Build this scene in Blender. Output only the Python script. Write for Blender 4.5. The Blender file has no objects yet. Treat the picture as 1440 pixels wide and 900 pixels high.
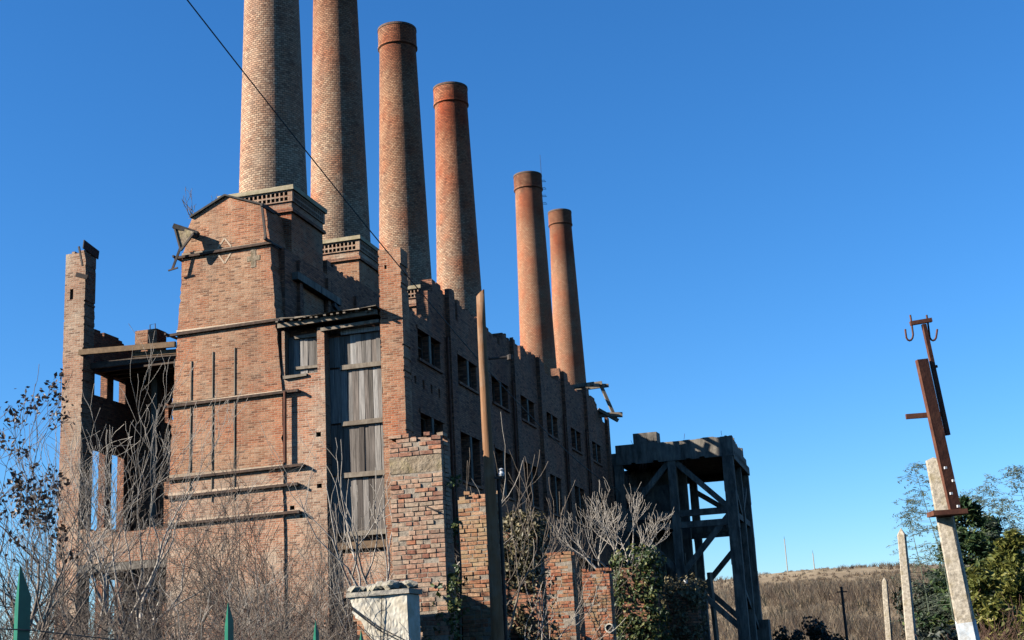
import bpy, bmesh, math, random
from mathutils import Vector, Matrix
PI = math.pi
rad = math.radians
scene = bpy.context.scene
C = scene.collection

# ------------------------------------------------------------------ camera
F_PX, PITCH, ROLL, EYE = 1876.0, rad(14.295), rad(3.084), 1.6
cam_d = bpy.data.cameras.new('camera')
cam_d.sensor_width = 36.0
cam_d.lens = 36.0 * F_PX / 1440.0
cam_d.clip_start = 0.1
cam_d.clip_end = 6000.0
cam = bpy.data.objects.new('camera', cam_d)
C.objects.link(cam)
cam.matrix_world = (Matrix.Translation((0, 0, EYE)) @ Matrix.Rotation(PI / 2 + PITCH, 4, 'X')
                    @ Matrix.Rotation(-ROLL, 4, 'Z'))
scene.camera = cam

# ------------------------------------------------------------------ sky, sun, exposure
SUN_EL = rad(25.5)
SUN_DIR = Vector((-math.sin(rad(105)) * math.cos(SUN_EL), math.cos(rad(105)) * math.cos(SUN_EL), math.sin(SUN_EL)))
world = bpy.data.worlds.new('World')
scene.world = world
world.use_nodes = True
wn, wl = world.node_tree.nodes, world.node_tree.links
wn.clear()
sky = wn.new('ShaderNodeTexSky')
sky.sky_type = 'NISHITA'
sky.sun_disc = False
sky.sun_elevation = SUN_EL
sky.sun_rotation = math.atan2(SUN_DIR.x, SUN_DIR.y)
sky.altitude = 200.0
sky.air_density = 1.08
sky.dust_density = 0.0
sky.ozone_density = 9.0
hs = wn.new('ShaderNodeHueSaturation')
hs.inputs['Saturation'].default_value = 1.1
bg = wn.new('ShaderNodeBackground')
bg.inputs['Strength'].default_value = 0.064
wo = wn.new('ShaderNodeOutputWorld')
wl.new(sky.outputs[0], hs.inputs['Color'])
wl.new(hs.outputs[0], bg.inputs['Color'])
wl.new(bg.outputs[0], wo.inputs['Surface'])

sun_d = bpy.data.lights.new('sun', 'SUN')
sun_d.energy = 5.0
sun_d.angle = rad(0.53)
sun_d.color = (1.0, 0.93, 0.82)
sun = bpy.data.objects.new('sun', sun_d)
C.objects.link(sun)
sun.rotation_euler = SUN_DIR.to_track_quat('Z', 'Y').to_euler()
vs = scene.view_settings
vs.view_transform = 'Standard'
vs.look = 'None'
vs.exposure = 1.60
vs.gamma = 1.0
vs.use_curve_mapping = False
scene.cycles.diffuse_bounces = 0
scene.cycles.max_bounces = 4

# ------------------------------------------------------------------ helpers
rnd = random.Random(7)
_up = Vector((-math.sin(ROLL), -math.cos(ROLL)))      # image directions, y down
_rt = Vector((math.cos(ROLL), -math.sin(ROLL)))


def at(px, py, Y):
    """point of the place at world depth Y seen at photo pixel (px, py)"""
    d = Vector((px - 720.0, py - 450.0))
    a, b = d.dot(_rt) / F_PX, d.dot(_up) / F_PX
    r = Vector((a, math.cos(PITCH) - b * math.sin(PITCH), math.sin(PITCH) + b * math.cos(PITCH)))
    return Vector((0, 0, EYE)) + r * (Y / r.y)


class MB:
    """mesh collector; UVs in metres by box projection unless given"""
    def __init__(self):
        self.v, self.f, self.uv = [], [], []

    def quad(self, *p, uv=None):
        n = len(self.v)
        self.v += [tuple(q) for q in p]
        self.f.append(tuple(range(n, n + len(p))))
        self.uv.append(uv)

    def box(self, x0, x1, y0, y1, z0, z1):
        a = [(x0, y0, z0), (x1, y0, z0), (x1, y1, z0), (x0, y1, z0), (x0, y0, z1), (x1, y0, z1), (x1, y1, z1), (x0, y1, z1)]
        self.hexa(a)
        return self

    def hexa(self, a):
        n = len(self.v)
        self.v += [tuple(q) for q in a]
        for f in ((3, 2, 1, 0), (4, 5, 6, 7), (0, 1, 5, 4), (1, 2, 6, 5), (2, 3, 7, 6), (3, 0, 4, 7)):
            self.f.append(tuple(n + i for i in f))
            self.uv.append(None)
        return self

    def jbox(self, x0, x1, y0, y1, z0, z1, j, r=rnd):
        a = [(x0, y0, z0), (x1, y0, z0), (x1, y1, z0), (x0, y1, z0), (x0, y0, z1), (x1, y0, z1), (x1, y1, z1), (x0, y1, z1)]
        self.hexa([tuple(c + r.uniform(-j, j) for c in q) for q in a])
        return self

    def beam(self, p, q, w, h, up=(0, 0, 1)):
        p, q = Vector(p), Vector(q)
        d = (q - p).normalized()
        s = d.cross(Vector(up))
        if s.length < 1e-4:
            s = d.cross(Vector((0, 1, 0)))
        s.normalize()
        t = s.cross(d)
        s *= w / 2
        t *= h / 2
        a = [p - s - t, p + s - t, q + s - t, q - s - t, p - s + t, p + s + t, q + s + t, q - s + t]
        self.hexa(a)
        return self

    def tube(self, pts, radii, n=6, cap=True):
        pts = [Vector(p) for p in pts]
        base = len(self.v)
        d0 = (pts[1] - pts[0]).normalized()
        s = d0.cross(Vector((0.31, 0.95, 0.11)))
        if s.length < 1e-3:
            s = d0.cross(Vector((1, 0, 0)))
        s.normalize()
        L = 0
        for i, p in enumerate(pts):
            d = (pts[min(i + 1, len(pts) - 1)] - pts[max(i - 1, 0)]).normalized()
            s = (s - d * s.dot(d)).normalized()
            t = d.cross(s)
            for k in range(n):
                a = 2 * PI * k / n
                self.v.append(tuple(p + (s * math.cos(a) + t * math.sin(a)) * radii[i]))
        for i in range(len(pts) - 1):
            L1 = L + (pts[i + 1] - pts[i]).length
            for k in range(n):
                k2 = (k + 1) % n
                a, b = base + i * n, base + (i + 1) * n
                self.f.append((a + k, a + k2, b + k2, b + k))
                c = 2 * PI * radii[i] / n
                self.uv.append(((k * c, L), (k * c + c, L), (k * c + c, L1), (k * c, L1)))
            L = L1
        if cap:
            self.f.append(tuple(base + k for k in range(n))[::-1])
            self.uv.append(None)
            e = base + (len(pts) - 1) * n
            self.f.append(tuple(e + k for k in range(n)))
            self.uv.append(None)
        return self

    def ring(self, cx, cy, prof, n, closed_top=False):
        """lathe, prof = [(r, z), ...]"""
        base = len(self.v)
        for r, z in prof:
            for k in range(n):
                a = 2 * PI * k / n
                self.v.append((cx + r * math.cos(a), cy + r * math.sin(a), z))
        L = 0
        rm = sum(p[0] for p in prof) / len(prof)
        for i in range(len(prof) - 1):
            L1 = L + math.hypot(prof[i + 1][0] - prof[i][0], prof[i + 1][1] - prof[i][1])
            c = 2 * PI * rm / n
            for k in range(n):
                a, b, k2 = base + i * n, base + (i + 1) * n, (k + 1) % n
                self.f.append((a + k, a + k2, b + k2, b + k))
                self.uv.append(((k * c, L), (k * c + c, L), (k * c + c, L1), (k * c, L1)))
            L = L1
        if closed_top:
            e = base + (len(prof) - 1) * n
            self.f.append(tuple(e + k for k in range(n)))
            self.uv.append(None)
        return self

    def wall(self, axis, p0, p1, a0, a1, z0, z1, holes=()):
        """thick wall; axis 'x': spans a=x between y=p0..p1, axis 'y': spans a=y between x=p0..p1"""
        A = sorted({a0, a1} | {min(max(h[i], a0), a1) for h in holes for i in (0, 1)})
        Z = sorted({z0, z1} | {min(max(h[i], z0), z1) for h in holes for i in (2, 3)})
        na, nz = len(A) - 1, len(Z) - 1

        def solid(i, k):
            if i < 0 or k < 0 or i >= na or k >= nz:
                return False
            ca, cz = (A[i] + A[i + 1]) / 2, (Z[k] + Z[k + 1]) / 2
            return not any(h[0] < ca < h[1] and h[2] < cz < h[3] for h in holes)
        sol = [[solid(i, k) for k in range(nz)] for i in range(na)]

        def S(i, k):
            return 0 <= i < na and 0 <= k < nz and sol[i][k]

        def P(a, p, z):
            return (a, p, z) if axis == 'x' else (p, a, z)
        fl = axis == 'y'

        def Q(*q):
            self.quad(*(q[::-1] if fl else q))
        for i in range(na):
            for k in range(nz):
                if not sol[i][k]:
                    continue
                l, r, b, t = A[i], A[i + 1], Z[k], Z[k + 1]
                Q(P(l, p0, b), P(r, p0, b), P(r, p0, t), P(l, p0, t))
                Q(P(r, p1, b), P(l, p1, b), P(l, p1, t), P(r, p1, t))
                if not S(i - 1, k):
                    Q(P(l, p1, b), P(l, p0, b), P(l, p0, t), P(l, p1, t))
                if not S(i + 1, k):
                    Q(P(r, p0, b), P(r, p1, b), P(r, p1, t), P(r, p0, t))
                if not S(i, k - 1):
                    Q(P(l, p1, b), P(r, p1, b), P(r, p0, b), P(l, p0, b))
                if not S(i, k + 1):
                    Q(P(l, p0, t), P(r, p0, t), P(r, p1, t), P(l, p1, t))
        return self

    def mesh(self, name, mat, smooth=False):
        me = bpy.data.meshes.new(name)
        me.from_pydata(self.v, [], self.f)
        uvl = me.uv_layers.new(name='UVMap')
        buf = []
        V = self.v
        for f, uv in zip(self.f, self.uv):
            if uv is not None:
                for q in uv:
                    buf += q
                continue
            a, b, c = V[f[0]], V[f[1]], V[f[2]]
            e1 = (b[0] - a[0], b[1] - a[1], b[2] - a[2])
            e2 = (c[0] - a[0], c[1] - a[1], c[2] - a[2])
            nx = abs(e1[1] * e2[2] - e1[2] * e2[1])
            ny = abs(e1[2] * e2[0] - e1[0] * e2[2])
            nz = abs(e1[0] * e2[1] - e1[1] * e2[0])
            if nz >= nx and nz >= ny:
                for i in f:
                    buf += (V[i][0], V[i][1])
            elif ny >= nx:
                for i in f:
                    buf += (V[i][0], V[i][2])
            else:
                for i in f:
                    buf += (V[i][1], V[i][2])
        uvl.data.foreach_set('uv', buf)
        me.materials.append(mat)
        if smooth:
            me.polygons.foreach_set('use_smooth', [True] * len(me.polygons))
        me.update()
        return me

    def build(self, name, mat, parent=None, smooth=False, label=None, kind=None):
        o = bpy.data.objects.new(name, self.mesh(name, mat, smooth))
        C.objects.link(o)
        if parent:
            o.parent = parent
        if label:
            o['label'] = label
        if kind:
            o['kind'] = kind
        return o


def tag(o, label, cat, group=None):
    o['label'] = label
    o['category'] = cat
    if group:
        o['group'] = group
    return o


def thing(name, loc, label, cat, rz=0.0, group=None):
    o = bpy.data.objects.new(name, None)
    C.objects.link(o)
    o.location = loc
    o.rotation_euler = (0, 0, rz)
    o.empty_display_size = 0.2
    return tag(o, label, cat, group)


def struct(o):
    o['kind'] = 'structure'
    return o


def part(name, mesh, parent):
    o = bpy.data.objects.new(name, mesh)
    C.objects.link(o)
    o.parent = parent
    return o


# ------------------------------------------------------------------ materials
def new_mat(name):
    m = bpy.data.materials.new(name)
    m.use_nodes = True
    n, l = m.node_tree.nodes, m.node_tree.links
    n.clear()
    out = n.new('ShaderNodeOutputMaterial')
    b = n.new('ShaderNodeBsdfPrincipled')
    b.inputs['Specular IOR Level'].default_value = 0.2
    b.inputs['Roughness'].default_value = 0.9
    l.new(b.outputs[0], out.inputs[0])
    return m, n, l, b


K = 0.57      # most base colours scaled down so that shade deepens against sunlit faces


def kc(c, k=None):
    k = K if k is None else k
    return tuple(x * k for x in c)


def ramp(n, stops, interp='LINEAR'):
    r = n.new('ShaderNodeValToRGB')
    r.color_ramp.interpolation = interp
    el = r.color_ramp.elements
    while len(el) > 1:
        el.remove(el[-1])
    el[0].position, el[0].color = stops[0][0], (*stops[0][1], 1)
    for p, c in stops[1:]:
        e = el.new(p)
        e.color = (*c, 1)
    return r


def noise(n, l, vec, scale, detail=4, rough=0.55, dist=0.0):
    t = n.new('ShaderNodeTexNoise')
    t.inputs['Scale'].default_value = scale
    t.inputs['Detail'].default_value = detail
    t.inputs['Roughness'].default_value = rough
    t.inputs['Distortion'].default_value = dist
    if vec is not None:
        l.new(vec, t.inputs['Vector'])
    return t


def mixc(n, l, fac, a, b, mode='MIX'):
    m = n.new('ShaderNodeMix')
    m.data_type = 'RGBA'
    m.blend_type = mode
    for s, v in ((m.inputs[0], fac), (m.inputs[6], a), (m.inputs[7], b)):
        if hasattr(v, 'is_output'):
            l.new(v, s)
        elif isinstance(v, (int, float)):
            s.default_value = v
        else:
            s.default_value = (*v, 1)
    return m.outputs[2]


def math_n(n, l, op, a, b=0.0, clamp=False):
    m = n.new('ShaderNodeMath')
    m.operation = op
    m.use_clamp = clamp
    for s, v in ((m.inputs[0], a), (m.inputs[1], b)):
        if hasattr(v, 'is_output'):
            l.new(v, s)
        else:
            s.default_value = v
    return m.outputs[0]


def brick_mat(name, cols, mortar, bw=0.25, bh=0.075, ms=0.009, stain=(0.62, 0.53, 0.42), stain_amt=0.5,
              warm=(0.42, 0.17, 0.08), warm_amt=0.4, bump=0.6, grime=(0.16, 0.13, 0.11), grime_amt=0.3, wob=0.02, gz=0.35, zones=()):
    m, n, l, b = new_mat(name)
    uv = n.new('ShaderNodeUVMap').outputs[0]
    tc = n.new('ShaderNodeTexCoord').outputs['Object']
    w = noise(n, l, uv, 1.7, 3)
    sub = n.new('ShaderNodeVectorMath')
    sub.operation = 'MULTIPLY_ADD'
    l.new(w.outputs['Color'], sub.inputs[0])
    sub.inputs[1].default_value = (wob, wob, 0)
    l.new(uv, sub.inputs[2])
    br = n.new('ShaderNodeTexBrick')
    br.offset = 0.5
    br.inputs['Color1'].default_value = (0, 0, 0, 1)
    br.inputs['Color2'].default_value = (1, 1, 1, 1)
    br.inputs['Mortar'].default_value = (0.5, 0.5, 0.5, 1)
    br.inputs['Scale'].default_value = 1.0
    br.inputs['Mortar Size'].default_value = ms
    br.inputs['Mortar Smooth'].default_value = 0.3
    br.inputs['Brick Width'].default_value = bw
    br.inputs['Row Height'].default_value = bh
    l.new(sub.outputs[0], br.inputs['Vector'])
    cols, mortar, stain, grime = [kc(c) for c in cols], kc(mortar), kc(stain), kc(grime)
    rc = ramp(n, [(i / (len(cols) - 1), c) for i, c in enumerate(cols)])
    l.new(br.outputs['Color'], rc.inputs[0])
    fine = noise(n, l, tc, 9.0, 5, 0.7)
    col = mixc(n, l, 1.0, rc.outputs[0], mixc(n, l, fine.outputs['Fac'], (0.62, 0.62, 0.62), (1.38, 1.38, 1.38)), 'MULTIPLY')
    wn_ = noise(n, l, tc, 0.38, 4, 0.6)
    wf = ramp(n, [(0.44, (0, 0, 0)), (0.62, (warm_amt,) * 3)])
    l.new(wn_.outputs['Fac'], wf.inputs[0])
    col = mixc(n, l, wf.outputs[0], col, mixc(n, l, 1.0, col, [c * 2.6 for c in warm], 'MULTIPLY'))
    col = mixc(n, l, br.outputs['Fac'], col, mortar)
    sn = noise(n, l, tc, 0.9, 6, 0.68, 0.4)
    sf = ramp(n, [(0.52, (0, 0, 0)), (0.72, (stain_amt,) * 3)])
    l.new(sn.outputs['Fac'], sf.inputs[0])
    col = mixc(n, l, sf.outputs[0], col, stain)
    gn = noise(n, l, tc, 0.55, 6, 0.7)
    gm = n.new('ShaderNodeMapping')
    l.new(tc, gm.inputs[0])
    gm.inputs['Scale'].default_value = (1.6, 1.6, gz)
    gm.inputs['Location'].default_value = (4.3, 1.7, 8.1)
    l.new(gm.outputs[0], gn.inputs['Vector'])
    gf = ramp(n, [(0.5, (0, 0, 0)), (0.75, (grime_amt,) * 3)])
    l.new(gn.outputs['Fac'], gf.inputs[0])
    col = mixc(n, l, gf.outputs[0], col, grime)
    for (za, zb, zc, zamt) in zones:      # brick of another firing or old soot between two heights
        sp = n.new('ShaderNodeSeparateXYZ')
        l.new(tc, sp.inputs[0])
        zz = math_n(n, l, 'ADD', sp.outputs[2], math_n(n, l, 'MULTIPLY', sn.outputs['Fac'], 5.0))
        mr = n.new('ShaderNodeMapRange')
        mr.inputs['From Min'].default_value = za + 2.5
        mr.inputs['From Max'].default_value = zb + 2.5
        mr.inputs['To Max'].default_value = zamt
        l.new(zz, mr.inputs['Value'])
        col = mixc(n, l, mr.outputs[0], col, mixc(n, l, 1.0, col, zc, 'MULTIPLY'))
    vn = noise(n, l, tc, 0.21, 5, 0.62)
    vr = ramp(n, [(0.3, (0.66, 0.62, 0.60)), (0.5, (1.0, 1.0, 1.0)), (0.7, (1.26, 1.22, 1.18))])
    l.new(vn.outputs['Fac'], vr.inputs[0])
    col = mixc(n, l, 1.0, col, vr.outputs[0], 'MULTIPLY')
    l.new(col, b.inputs['Base Color'])
    h = math_n(n, l, 'MULTIPLY', br.outputs['Fac'], -0.6)
    h2 = math_n(n, l, 'MULTIPLY', br.outputs['Color'], 0.55)
    h = math_n(n, l, 'ADD', h, h2)
    h = math_n(n, l, 'ADD', h, math_n(n, l, 'MULTIPLY', fine.outputs['Fac'], 0.9))
    bp = n.new('ShaderNodeBump')
    bp.inputs['Strength'].default_value = bump
    bp.inputs['Distance'].default_value = 0.03
    l.new(h, bp.inputs['Height'])
    l.new(bp.outputs[0], b.inputs['Normal'])
    return m


def plain_mat(name, c1, c2, scale=3.0, c3=None, scale3=0.7, bump=0.3, dist=0.02, rough=0.9, stretch=None, metal=0.0, amt3=0.6):
    m, n, l, b = new_mat(name)
    tc = n.new('ShaderNodeTexCoord').outputs['Object']
    v = tc
    if stretch:
        mp = n.new('ShaderNodeMapping')
        mp.inputs['Scale'].default_value = stretch
        l.new(tc, mp.inputs[0])
        v = mp.outputs[0]
    t = noise(n, l, v, scale, 6, 0.65)
    c1, c2, c3 = kc(c1), kc(c2), kc(c3) if c3 else None
    r = ramp(n, [(0.3, c1), (0.7, c2)])
    l.new(t.outputs['Fac'], r.inputs[0])
    col = r.outputs[0]
    if c3:
        t3 = noise(n, l, tc, scale3, 5, 0.65)
        r3 = ramp(n, [(0.5, (0, 0, 0)), (0.66, (amt3,) * 3)])
        l.new(t3.outputs['Fac'], r3.inputs[0])
        col = mixc(n, l, r3.outputs[0], col, c3)
    l.new(col, b.inputs['Base Color'])
    b.inputs['Roughness'].default_value = rough
    b.inputs['Metallic'].default_value = metal
    bp = n.new('ShaderNodeBump')
    bp.inputs['Strength'].default_value = bump
    bp.inputs['Distance'].default_value = dist
    l.new(t.outputs['Fac'], bp.inputs['Height'])
    l.new(bp.outputs[0], b.inputs['Normal'])
    return m


def random_mat(name, stops, bump=0.5, scale=22.0, moss=None, grain=None):
    """colour picked per object (single bricks, planks)"""
    m, n, l, b = new_mat(name)
    oi = n.new('ShaderNodeObjectInfo')
    r = ramp(n, [(p_, kc(c_)) for p_, c_ in stops])
    l.new(oi.outputs['Random'], r.inputs[0])
    geo = n.new('ShaderNodeNewGeometry')
    pos = geo.outputs['Position']
    if grain:
        mp = n.new('ShaderNodeMapping')
        mp.inputs['Scale'].default_value = grain
        l.new(pos, mp.inputs[0])
        pos = mp.outputs[0]
    t = noise(n, l, pos, scale, 6, 0.7)
    con = ramp(n, [(0.3, (0.35, 0.35, 0.35)), (0.7, (1.55, 1.5, 1.45))])
    l.new(t.outputs['Fac'], con.inputs[0])
    col = mixc(n, l, 1.0, r.outputs[0], con.outputs[0], 'MULTIPLY')
    if moss:
        t2 = noise(n, l, geo.outputs['Position'], 2.6, 6, 0.7)
        r2 = ramp(n, [(0.46, (0, 0, 0)), (0.66, (moss[1],) * 3)])
        l.new(t2.outputs['Fac'], r2.inputs[0])
        col = mixc(n, l, r2.outputs[0], col, kc(moss[0]))
    l.new(col, b.inputs['Base Color'])
    bp = n.new('ShaderNodeBump')
    bp.inputs['Strength'].default_value = bump
    bp.inputs['Distance'].default_value = 0.012
    l.new(t.outputs['Fac'], bp.inputs['Height'])
    l.new(bp.outputs[0], b.inputs['Normal'])
    return m


def leaf_mat(name, stops, trans=0.3):
    m, n, l, b = new_mat(name)
    geo = n.new('ShaderNodeNewGeometry')
    r = ramp(n, [(p_, kc(c_, 0.8)) for p_, c_ in stops])
    l.new(geo.outputs['Random Per Island'], r.inputs[0])
    l.new(r.outputs[0], b.inputs['Base Color'])
    b.inputs['Roughness'].default_value = 0.55
    b.inputs['Specular IOR Level'].default_value = 0.35
    tr = n.new('ShaderNodeBsdfTranslucent')
    l.new(r.outputs[0], tr.inputs[0])
    mx = n.new('ShaderNodeMixShader')
    mx.inputs[0].default_value = trans
    l.new(b.outputs[0], mx.inputs[1])
    l.new(tr.outputs[0], mx.inputs[2])
    l.new(mx.outputs[0], n['Material Output'].inputs[0])
    return m


M = {}
M['brick'] = brick_mat('tan_brick', [(0.18, 0.088, 0.052), (0.32, 0.15, 0.08), (0.43, 0.215, 0.118), (0.49, 0.255, 0.145), (0.52, 0.30, 0.18), (0.36, 0.165, 0.085), (0.44, 0.22, 0.12), (0.58, 0.37, 0.235)],
                       (0.50, 0.36, 0.245), stain=(0.60, 0.45, 0.31), stain_amt=0.5, warm_amt=0.7, grime_amt=0.55, grime=(0.16, 0.105, 0.08), gz=0.22, bump=0.9)
M['brick_pale'] = brick_mat('lime_stained_brick', [(0.20, 0.115, 0.075), (0.34, 0.185, 0.118), (0.47, 0.285, 0.185), (0.52, 0.345, 0.235), (0.42, 0.23, 0.14), (0.54, 0.38, 0.265), (0.36, 0.19, 0.115)],
                            (0.54, 0.43, 0.32), stain=(0.66, 0.56, 0.43), stain_amt=0.65, warm_amt=0.5, grime_amt=0.5, gz=0.22, bump=0.9)
M['brick_dark'] = brick_mat('shade_toned_brown_brick', [(0.13, 0.06, 0.04), (0.38, 0.18, 0.11), (0.47, 0.235, 0.135), (0.25, 0.115, 0.07)],
                            (0.13, 0.09, 0.068), stain=(0.36, 0.28, 0.21), stain_amt=0.3, warm_amt=0.3, grime_amt=0.6, grime=(0.11, 0.085, 0.07), bump=0.9)  # station brick toned darker to deepen walls in shade; grime on top
M['chim'] = []
OR = ((0.40, 0.175, 0.09), (0.49, 0.24, 0.13), (0.44, 0.20, 0.105), (0.53, 0.29, 0.165), (0.41, 0.18, 0.09))
for i, (a, wa, sa) in enumerate([(1.2, 0.3, 0.5), (1.12, 0.6, 0.45), (1.1, 0.6, 0.35), (1.1, 0.85, 0.3), (1.14, 0.7, 0.12), (1.14, 0.7, 0.14)]):
    M['chim'].append(brick_mat('chimney_brick_%d' % i, [tuple(a * c for c in q) for q in (OR if i > 3 else ((0.24, 0.145, 0.095), (0.48, 0.325, 0.215), (0.41, 0.255, 0.16), (0.55, 0.405, 0.275), (0.46, 0.30, 0.19), (0.34, 0.195, 0.12)))],
                               (0.13, 0.085, 0.06), bw=0.17, bh=0.09, ms=0.011, stain=(0.60, 0.47, 0.34), stain_amt=sa,
                               warm=(0.44, 0.17, 0.075), warm_amt=wa, bump=1.0, grime_amt=0.5, grime=(0.16, 0.11, 0.082), wob=0.03, gz=0.06,
                               zones=[[(20, 28, (0.95, 0.86, 0.84), 1.0)], [(23, 31, (0.86, 0.6, 0.48), 1.0)], [(21, 26, (0.88, 0.70, 0.60), 1.0), (30, 33, (0.85, 0.75, 0.7), 1.0)], [(22, 30, (0.98, 0.60, 0.46), 1.0)], [(32, 33.4, (0.5, 0.42, 0.4), 1.0)], [(30, 33.6, (0.6, 0.5, 0.46), 1.0)]][i]))
M['chim_cap'] = brick_mat('sooty_cap_brick', [(0.10, 0.065, 0.05), (0.20, 0.12, 0.085), (0.15, 0.085, 0.065)], (0.2, 0.16, 0.13), bw=0.17, bh=0.092,
                          stain_amt=0.15, warm_amt=0.3, bump=0.8)
M['concrete'] = plain_mat('concrete', (0.07, 0.062, 0.054), (0.34, 0.30, 0.245), 3.5, (0.07, 0.062, 0.056), 1.1, stretch=(1, 1, 0.22), bump=0.7, dist=0.05)
M['post_concrete'] = plain_mat('lichen_concrete', (0.24, 0.20, 0.15), (0.66, 0.58, 0.46), 16.0, (0.30, 0.24, 0.13), 5.0, bump=0.8)
M['plaster'] = plain_mat('cracked_white_plaster', (0.55, 0.48, 0.36), (0.82, 0.77, 0.66), 3.0, (0.42, 0.34, 0.23), 2.3, bump=0.4)
M['pale_inlay'] = plain_mat('pale_brick_inlay', (0.5, 0.34, 0.22), (0.68, 0.54, 0.40), 12.0, bump=0.6)
M['stone'] = plain_mat('lichen_stone', (0.22, 0.20, 0.17), (0.55, 0.50, 0.42), 8.0, (0.36, 0.31, 0.16), 4.0, bump=0.8, dist=0.04)
M['lime'] = plain_mat('lime_render', (0.34, 0.28, 0.17), (0.52, 0.44, 0.31), 5.0, (0.30, 0.27, 0.13), 2.4, bump=0.6)
M['band'] = plain_mat('ochre_render', (0.20, 0.145, 0.09), (0.44, 0.35, 0.25), 7.0, (0.36, 0.29, 0.13), 3.0, bump=1.0, dist=0.05)
M['mortar'] = plain_mat('mortar', (0.26, 0.21, 0.16), (0.44, 0.37, 0.29), 9.0, bump=0.9, dist=0.03)
M['iron'] = plain_mat('blackened_iron', (0.035, 0.03, 0.028), (0.085, 0.07, 0.06), 6.0, (0.13, 0.06, 0.035), 3.0, rough=0.75)
M['rust'] = plain_mat('rusty_steel', (0.075, 0.028, 0.018), (0.16, 0.06, 0.035), 9.0, (0.21, 0.085, 0.045), 4.0, rough=0.8)
M['rust_dark'] = plain_mat('dark_rusted_iron', (0.04, 0.03, 0.025), (0.13, 0.075, 0.05), 5.0, (0.16, 0.10, 0.07), 2.2, rough=0.85, bump=0.8, dist=0.04)
M['wood'] = random_mat('grey_board', [(0.0, (0.13, 0.115, 0.10)), (0.35, (0.27, 0.25, 0.23)), (0.6, (0.44, 0.42, 0.395)), (0.8, (0.18, 0.145, 0.12)), (1.0, (0.60, 0.585, 0.56))], scale=1.0, grain=(26, 26, 1.1))
M['wood_brown'] = random_mat('brown_grey_board', [(0.0, (0.09, 0.075, 0.065)), (0.4, (0.18, 0.155, 0.135)), (0.7, (0.26, 0.23, 0.205)), (1.0, (0.36, 0.335, 0.305))], scale=1.0, grain=(26, 26, 1.1))
M['timber'] = plain_mat('weathered_timber', (0.20, 0.16, 0.12), (0.36, 0.30, 0.23), 9.0, (0.14, 0.10, 0.07), 2.0, stretch=(1, 1, 0.15))
M['tan_timber'] = plain_mat('brown_timber', (0.15, 0.095, 0.055), (0.27, 0.175, 0.10), 8.0, (0.12, 0.08, 0.05), 1.5)
M['pole'] = plain_mat('brown_pole_wood', (0.20, 0.095, 0.045), (0.36, 0.19, 0.095), 14.0, (0.33, 0.25, 0.18), 1.3, stretch=(1.6, 1.6, 0.12), bump=0.5)
M['sheet'] = plain_mat('dark_sheet', (0.04, 0.037, 0.035), (0.10, 0.09, 0.08), 5.0)
M['green'] = plain_mat('green_paint', (0.005, 0.11, 0.06), (0.012, 0.17, 0.095), 12.0, bump=0.05, rough=0.45)
M['wire'] = plain_mat('dark_wire', (0.05, 0.06, 0.055), (0.09, 0.10, 0.09), 20.0, rough=0.6)
M['cable'] = plain_mat('black_cable', (0.03, 0.03, 0.03), (0.06, 0.055, 0.05), 20.0, rough=0.7)
M['white'] = plain_mat('white_porcelain', (0.7, 0.7, 0.68), (0.82, 0.82, 0.8), 20.0, bump=0.0, rough=0.3)
M['paint'] = plain_mat('worn_pale_paint', (0.45, 0.50, 0.54), (0.80, 0.84, 0.86), 9.0, (0.35, 0.31, 0.25), 6.0, bump=0.4)
M['bark'] = plain_mat('grey_brown_bark', (0.11, 0.085, 0.066), (0.32, 0.26, 0.205), 5.0, (0.11, 0.085, 0.065), 2.0, bump=0.4)
M['bark_pale'] = plain_mat('pale_bark', (0.34, 0.29, 0.24), (0.60, 0.54, 0.46), 6.0, (0.22, 0.185, 0.15), 1.6, bump=0.3)
M['bark_dark'] = plain_mat('dark_bark', (0.07, 0.052, 0.042), (0.155, 0.115, 0.09), 5.0, bump=0.4)
M['vine'] = plain_mat('reddish_vine_bark', (0.10, 0.055, 0.04), (0.20, 0.12, 0.085), 5.0, bump=0.3)
M['ivy'] = leaf_mat('ivy_leaf', [(0, (0.016, 0.032, 0.010)), (0.4, (0.035, 0.06, 0.016)), (0.75, (0.075, 0.095, 0.022)), (1, (0.15, 0.14, 0.035))], 0.18)
M['dryleaf'] = leaf_mat('dark_dry_leaf', [(0, (0.025, 0.018, 0.018)), (0.6, (0.055, 0.038, 0.03)), (1, (0.10, 0.065, 0.04))], 0.2)
M['dryivy'] = leaf_mat('browning_ivy_leaf', [(0, (0.05, 0.045, 0.02)), (0.5, (0.11, 0.095, 0.045)), (1, (0.24, 0.19, 0.10))], 0.18)
M['conifer'] = leaf_mat('evergreen_leaf', [(0, (0.018, 0.045, 0.018)), (0.6, (0.045, 0.085, 0.03)), (1, (0.11, 0.135, 0.04))], 0.25)
M['bamboo'] = leaf_mat('bamboo_leaf', [(0, (0.11, 0.14, 0.10)), (0.6, (0.19, 0.23, 0.16)), (1, (0.30, 0.33, 0.22))], 0.5)
M['shrub'] = leaf_mat('dark_shrub_leaf', [(0, (0.008, 0.014, 0.010)), (0.6, (0.016, 0.024, 0.014)), (1, (0.035, 0.04, 0.018))], 0.15)
M['yellowgreen'] = leaf_mat('yellow_green_leaf', [(0, (0.06, 0.075, 0.015)), (0.6, (0.14, 0.15, 0.03)), (1, (0.26, 0.24, 0.06))], 0.3)
M['brush'] = leaf_mat('dry_brush', [(0, (0.26, 0.18, 0.11)), (0.5, (0.44, 0.325, 0.20)), (1, (0.62, 0.48, 0.31))], 0.5)
M['brush_red'] = leaf_mat('russet_brush', [(0, (0.12, 0.08, 0.052)), (0.5, (0.23, 0.16, 0.105)), (1, (0.36, 0.26, 0.17))], 0.45)
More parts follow.
